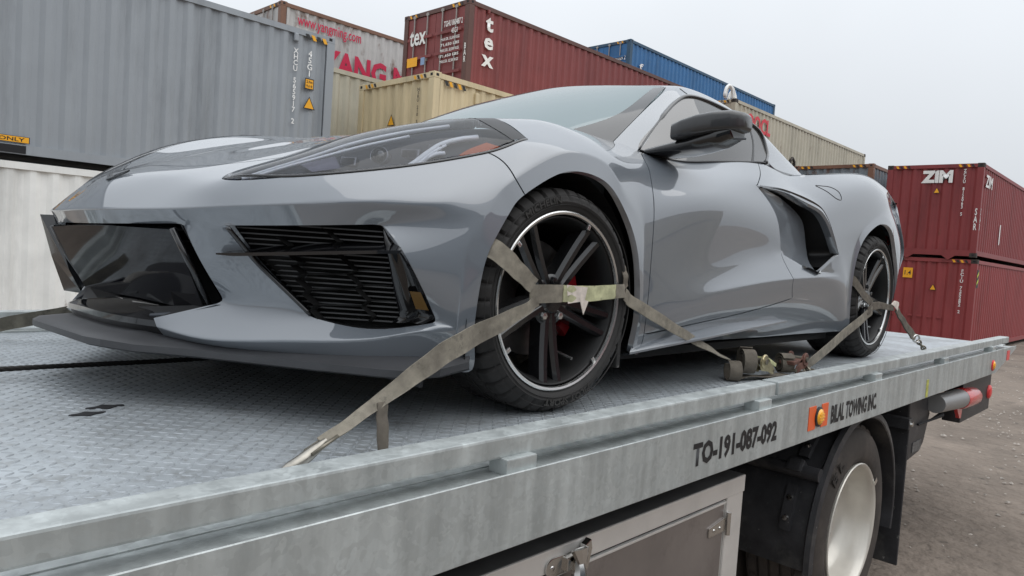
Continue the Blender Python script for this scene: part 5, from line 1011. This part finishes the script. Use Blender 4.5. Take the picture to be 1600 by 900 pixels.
def ribbon(name, st, m, parent, th=.003, sub=6, wav=.0):
    """st: (point, width vector); a flat strap of real thickness"""
    C_ = spline([a for a, b in st], sub); D_ = spline([b for a, b in st], sub); mb = MB(); vs = []; k = len(C_)
    for i, (c, d) in enumerate(zip(C_, D_)):
        t = (C_[min(i+1, k-1)]-C_[max(i-1, 0)]).normalized(); n_ = t.cross(d)
        n_ = n_.normalized() if n_.length > 1e-9 else Vector((0, -1, 0)); bow = n_*wav*math.sin(i*.9)
        for u, h in ((-.5, -th/2), (-.25, -th/2+wav*.6), (.0, -th/2-wav*.3), (.25, -th/2+wav*.5), (.5, -th/2), (.5, th/2), (.25, th/2+wav*.5), (0, th/2-wav*.3), (-.25, th/2+wav*.6), (-.5, th/2)): vs.append(c+d*u+n_*h+bow)
    q = 10; mb.add(vs, [(i*q+j, i*q+(j+1) % q, (i+1)*q+(j+1) % q, (i+1)*q+j) for i in range(k-1) for j in range(q)]+[tuple(range(q)), tuple((k-1)*q+j for j in range(q))]); return mb.build(name, m, parent, auto=.9)
def coil(name, c, ax, r0, r1, turns, w, m, parent, a0=0.):
    ax = Vector(ax).normalized(); u = ax.orthogonal().normalized() if abs(ax.z) > .9 else Vector((0, 0, 1)).cross(ax).normalized(); v_ = ax.cross(u); n = int(turns*20); st = []
    for i in range(n+1): t = a0+2*math.pi*turns*i/n; r = r0+(r1-r0)*i/n; st.append((Vector(c)+(u*math.cos(t)+v_*math.sin(t))*r, ax*w))
    return ribbon(name, st, m, parent, .004, 1)
def chain(a, b, n, r, parent, m):
    a, b = Vector(a), Vector(b); d = (b-a)/n; t = d.normalized(); s1 = t.orthogonal().normalized(); s2 = t.cross(s1)
    for i in range(n):
        c = a+d*(i+.5)-Vector((0, 0, .004*math.sin(math.pi*(i+.5)/n))); s_ = s1 if i % 2 else s2; L_ = d.length*.68; mb = MB()
        mb.tube([c+t*(L_*math.cos(q))+s_*(r*2.1*math.sin(q)) for q in [2*math.pi*k/14 for k in range(14)]], r, 6, closed=True); mb.build('chain_link', m, parent, smooth=True)
def V3(*a): return Vector(a)
# front left wheel
S1 = empty('tie_down_strap', 'grimy webbing strap across the front wheel, hooked to the near deck edge', 'strap', (-.887, -1.02, 0), group='wheel straps')
def P1(p_): return Vector(p_)-Vector((-.887, -1.02, 0))
def rib1(name, st, m, **k): return ribbon(name, [(P1(a), Vector(b)) for a, b in st], m, S1, **k)
up = V3(0, 0, .05)
rib1('wheel_band', [((-.178, -.970, .350), (.004, 0, .052)), ((-.10, -.977, .352), (0, 0, .05)), ((-.045, -.978, .353), (0, 0, .049))], M_web, wav=.002)
rib1('label_band', [((-.05, -.979, .353), (0, 0, .047)), ((.05, -.980, .353), (0, 0, .046)), ((.14, -.979, .357), (0, 0, .044)), ((.205, -.977, .361), (0, 0, .042))], M_web3, wav=.0025)
rib1('end_band', [((.20, -.978, .361), (0, 0, .043)), ((.235, -.977, .362), (0, .004, .042)), ((.265, -.968, .362), (.002, .01, .042))], M_web, wav=.002)
mb = MB(); mb.prism([(-.03, .325), (.045, .332), (.055, .372), (-.04, .378)], .9815, .983, PL_Y); o = mb.build('sewn_label', M_labl, S1); o.location = -Vector((-.887, -1.02, 0))
mb = MB(); mb.prism([(.02, .34), (.062, .332), (.042, .292)], .9822, .984, PL_Y); o = mb.build('label_corner', M_labl, S1); o.location = -Vector((-.887, -1.02, 0))
rib1('tread_strand', [((-.168, -.974, .372), (.03, 0, .035)), ((-.215, -.972, .402), (.02, 0, .045)), ((-.258, -.968, .431), (.022, 0, .050)), ((-.296, -.955, .458), (.022, 0, .05)), ((-.325, -.915, .475), (.02, .01, .05)), ((-.332, -.85, .476), (.02, .01, .05)), ((-.334, -.74, .476), (.02, 0, .05))], M_web, wav=.002)
rib1('front_strand', [((-.150, -.976, .334), (-.01, .0, .028)), ((-.205, -.982, .310), (-.015, 0, .030)), ((-.30, -.988, .278), (-.022, 0, .042)), ((-.42, -.995, .240), (-.026, .0, .048)), ((-.51, -1.002, .205), (-.026, .003, .046)), ((-.59, -1.007, .166), (-.022, .008, .036)), ((-.67, -1.011, .126), (-.015, .014, .024)), ((-.74, -1.014, .090), (-.010, .020, .014)), ((-.82, -1.018, .052), (-.008, .024, .010))], M_web, wav=.0025)
rib1('strap_tail', [((-.672, -1.012, .118), (.030, .004, 0)), ((-.678, -1.022, .085), (.032, .006, 0)), ((-.682, -1.034, .052), (.032, .004, 0)), ((-.686, -1.042, .004), (.026, .004, 0))], M_web2, wav=.001)
rib1('rear_strand', [((.258, -.972, .352), (.01, 0, .036)), ((.30, -.970, .329), (.016, 0, .034)), ((.42, -.966, .290), (.018, 0, .036)), ((.56, -.958, .244), (.016, 0, .034)), ((.72, -.95, .194), (.014, .004, .030)), ((.90, -.94, .140), (.010, .014, .020)), ((1.06, -.932, .094), (.004, .024, .008))], M_web, wav=.002)
rib1('rear_tread_strand', [((.262, -.972, .372), (.02, 0, .012)), ((.262, -.966, .41), (.024, 0, .004)), ((.275, -.945, .44), (.024, .006, 0)), ((.30, -.89, .455), (.02, .02, 0)), ((.315, -.76, .455), (.02, .01, 0))], M_web2, wav=.002)
mb = MB(); mb.tube([P1(q) for q in spline([(-.805, -1.017, .058), (-.83, -1.02, .044), (-.865, -1.022, .024), (-.895, -1.022, .012), (-.915, -1.022, .004)], 5)], [.004+.009*math.sin(math.pi*i/20) for i in range(21)], 10); mb.build('hook', mat('worn_hook', (.36, .34, .30), .34, .9, var=(30, .3)), S1, smooth=True)
for sgn in (-1, 1): mb = MB(); mb.tube([P1((-.79, -1.017+sgn*.012, .064)), P1((-.85, -1.02+sgn*.014, .036))], .004, 8); mb.build('hook_wire', M_link, S1, smooth=True)
# ratchet 1
R1 = empty('strap_ratchet', 'gold plated ratchet with a roll of webbing by the rail joint', 'ratchet', (1.2, -.93, 0), group='strap ratchets')
def ratchet(E, o0, plate_m, handle_m, lean, flipx=1):
    def q(x, y, z): return Vector((x*flipx, y, z))+Vector(o0)
    for y in (-.032, .032):
        mb = MB(); pts = [(-.034, .0), (-.036, .024), (-.022, .044), (0, .052), (.024, .046), (.044, .028), (.066, .010), (.092, -.006), (.102, -.022), (.094, -.036), (.076, -.036), (.04, -.022), (0, -.018), (-.024, -.014)]
        mb.prism([(x*flipx, z) for x, z in pts][::flipx], -.002, .002, Matrix.Translation(q(0, y, 0)) @ PL_Y); mb.build('frame_plate', plate_m, E, bevel=.0008)
        mb = MB(); mb.lathe([(.026, -.003), (.030, 0), (.026, .003), (0, .003)], 14, Matrix.Translation(q(0, y*1.12, .022)) @ Matrix.Rotation(math.pi/2, 4, 'X')); mb.build('ratchet_wheel', plate_m, E)
    mb = MB(); mb.tube([q(0, -.045, .022), q(0, .045, .022)], .012, 12); mb.build('spool', M_link, E, auto=.6)
    mb = MB(); mb.box((-.045, -.034, -.006), (.045, .034, .010), Matrix.Translation(q(.075, 0, .012)) @ Matrix.Rotation(lean*flipx, 4, 'Y')); mb.build('handle', handle_m, E, bevel=.003)
    mb = MB(); mb.tube([q(.095, -.036, -.022), q(.095, .036, -.022)], .008, 10); mb.build('bolt', M_link, E)
ratchet(R1, (.06, -.03, .058), M_gold, mat('worn_yellow_handle', (.62, .62, .34), .4, .4, var=(30, .3)), .35)
coil('webbing_roll', (-.01, -.02, .082), (.72, -.69, .0), .020, .056, 3.2, .052, M_web2, R1)
coil('webbing_loop', (-.085, .0, .042), (.72, -.69, 0), .040, .038, .85, .05, M_web2, R1, 1.6)
ribbon('webbing_tail', [(V3(-.06, 0, .012), V3(.01, .05, 0)), (V3(0, -.02, .02), V3(.01, .05, .0)), (V3(.10, -.05, .014), V3(.01, .045, 0)), (V3(.30, -.05, .01), V3(.004, .04, 0))], M_web2, R1)
# rear left wheel
S2 = empty('tie_down_strap', 'grimy webbing strap across the rear wheel with a ring and chain end', 'strap', (3.387, -1.08, 0), group='wheel straps')
def P2(p_): return Vector(p_)-Vector((3.387, -1.08, 0))
def rib2(name, st, m, **k): return ribbon(name, [(P2(a), Vector(b)) for a, b in st], m, S2, **k)
rib2('front_strand', [((1.70, -.982, .016), (-.008, 0, .02)), ((1.80, -.981, .044), (-.012, 0, .044)), ((2.2, -.979, .160), (-.014, 0, .05)), ((2.50, -.978, .246), (-.014, 0, .048)), ((2.60, -.978, .276), (-.008, 0, .045))], M_web, wav=.002)
rib2('wheel_band', [((2.53, -.976, .272), (.0, 0, .046)), ((2.62, -.980, .298), (0, 0, .046)), ((2.74, -.978, .302), (0, 0, .04)), ((2.88, -.978, .290), (0, 0, .034)), ((2.99, -.974, .288), (0, 0, .04))], M_web2, wav=.004)
rib2('tread_strand', [((2.60, -.976, .312), (.02, 0, .036)), ((2.50, -.974, .345), (.02, 0, .04)), ((2.42, -.966, .385), (.02, 0, .045)), ((2.385, -.94, .43), (.02, 0, .05)), ((2.37, -.86, .45), (.02, 0, .05))], M_web2, wav=.002)
rib2('knot_end', [((2.95, -.978, .318), (.05, 0, .02)), ((3.02, -.985, .302), (.03, 0, .04)), ((3.07, -.975, .275), (.01, 0, .05))], M_labl, wav=.002)
rib2('tail_strand', [((3.04, -.975, .278), (.03, 0, .03)), ((3.10, -.985, .235), (.03, 0, .03)), ((3.18, -1.0, .178), (.045, 0, .032)), ((3.27, -1.015, .122), (.05, 0, .034)), ((3.30, -1.025, .105), (.04, 0, .03))], M_web2, wav=.002, th=.008)
mb = MB(); mb.tube([P2((3.305+.028*math.cos(t), -1.03-.01*math.cos(t), .098+.022*math.sin(t))) for t in [2*math.pi*i/20 for i in range(20)]], .0055, 8, closed=True); mb.build('ring', M_chrome, S2, smooth=True)
chain(P2((3.325, -1.035, .085)), P2((3.40, -1.085, .006)), 5, .0055, S2, M_link)
R2 = empty('strap_ratchet', 'rusty ratchet with webbing roll and chain behind the gold one', 'ratchet', (1.62, -.97, 0), group='strap ratchets')
ratchet(R2, (-.01, -.02, .050), M_rust, M_rust, .1, -1); coil('webbing_roll', (-.10, 0, .052), (.78, -.62, 0), .018, .046, 2.4, .055, M_web2, R2); chain((.02, -.05, .03), (-.05, -.15, .008), 5, .006, R2, M_link)
ribbon('webbing_tail', [(V3(0, -.03, .012), V3(.0, .05, 0)), (V3(.12, -.04, .006), V3(0, .05, 0)), (V3(.2, -.045, .004), V3(0, .03, 0))], M_web2, R2)
# far side front wheel
S3 = empty('tie_down_strap', 'worn strap on the far front wheel, cut by the left picture edge', 'strap', (-1.22, 1.0, 0), group='wheel straps')
ribbon('front_strand', [(V3(1.02, -.02, .26), V3(-.02, 0, .05)), (V3(.52, -.02, .115), V3(-.02, 0, .05)), (V3(.32, -.02, .075), V3(-.018, 0, .05)), (V3(.24, -.02, .058), V3(-.016, .0, .048)), (V3(.05, -.02, .012), V3(-.01, .02, .03))], webbing('weathered_webbing', (.16, .15, .12), (.08, .075, .065)), S3, wav=.003)
# winch rope
wr = empty('winch_cable', 'dark steel winch rope running along the deck to under the nose', 'cable', (-1.13, .172, 0))
path = spline([(-1.6, .03, .028), (-.9, .02, .026), (0, 0, .03), (.6, -.03, .032), (1.3, -.05, .06)], 60)
for s_ in range(4):
    mb = MB(); pts = []
    for i, q in enumerate(path): a = i*.9+s_*math.pi/2; pts.append(q+Vector((0, math.cos(a)*.0042, math.sin(a)*.0042)))
    mb.tube(pts, .0042, 6); mb.build('rope_strand', mat('greasy_steel_rope', (.03, .028, .026), .5, .6), wr, smooth=True)
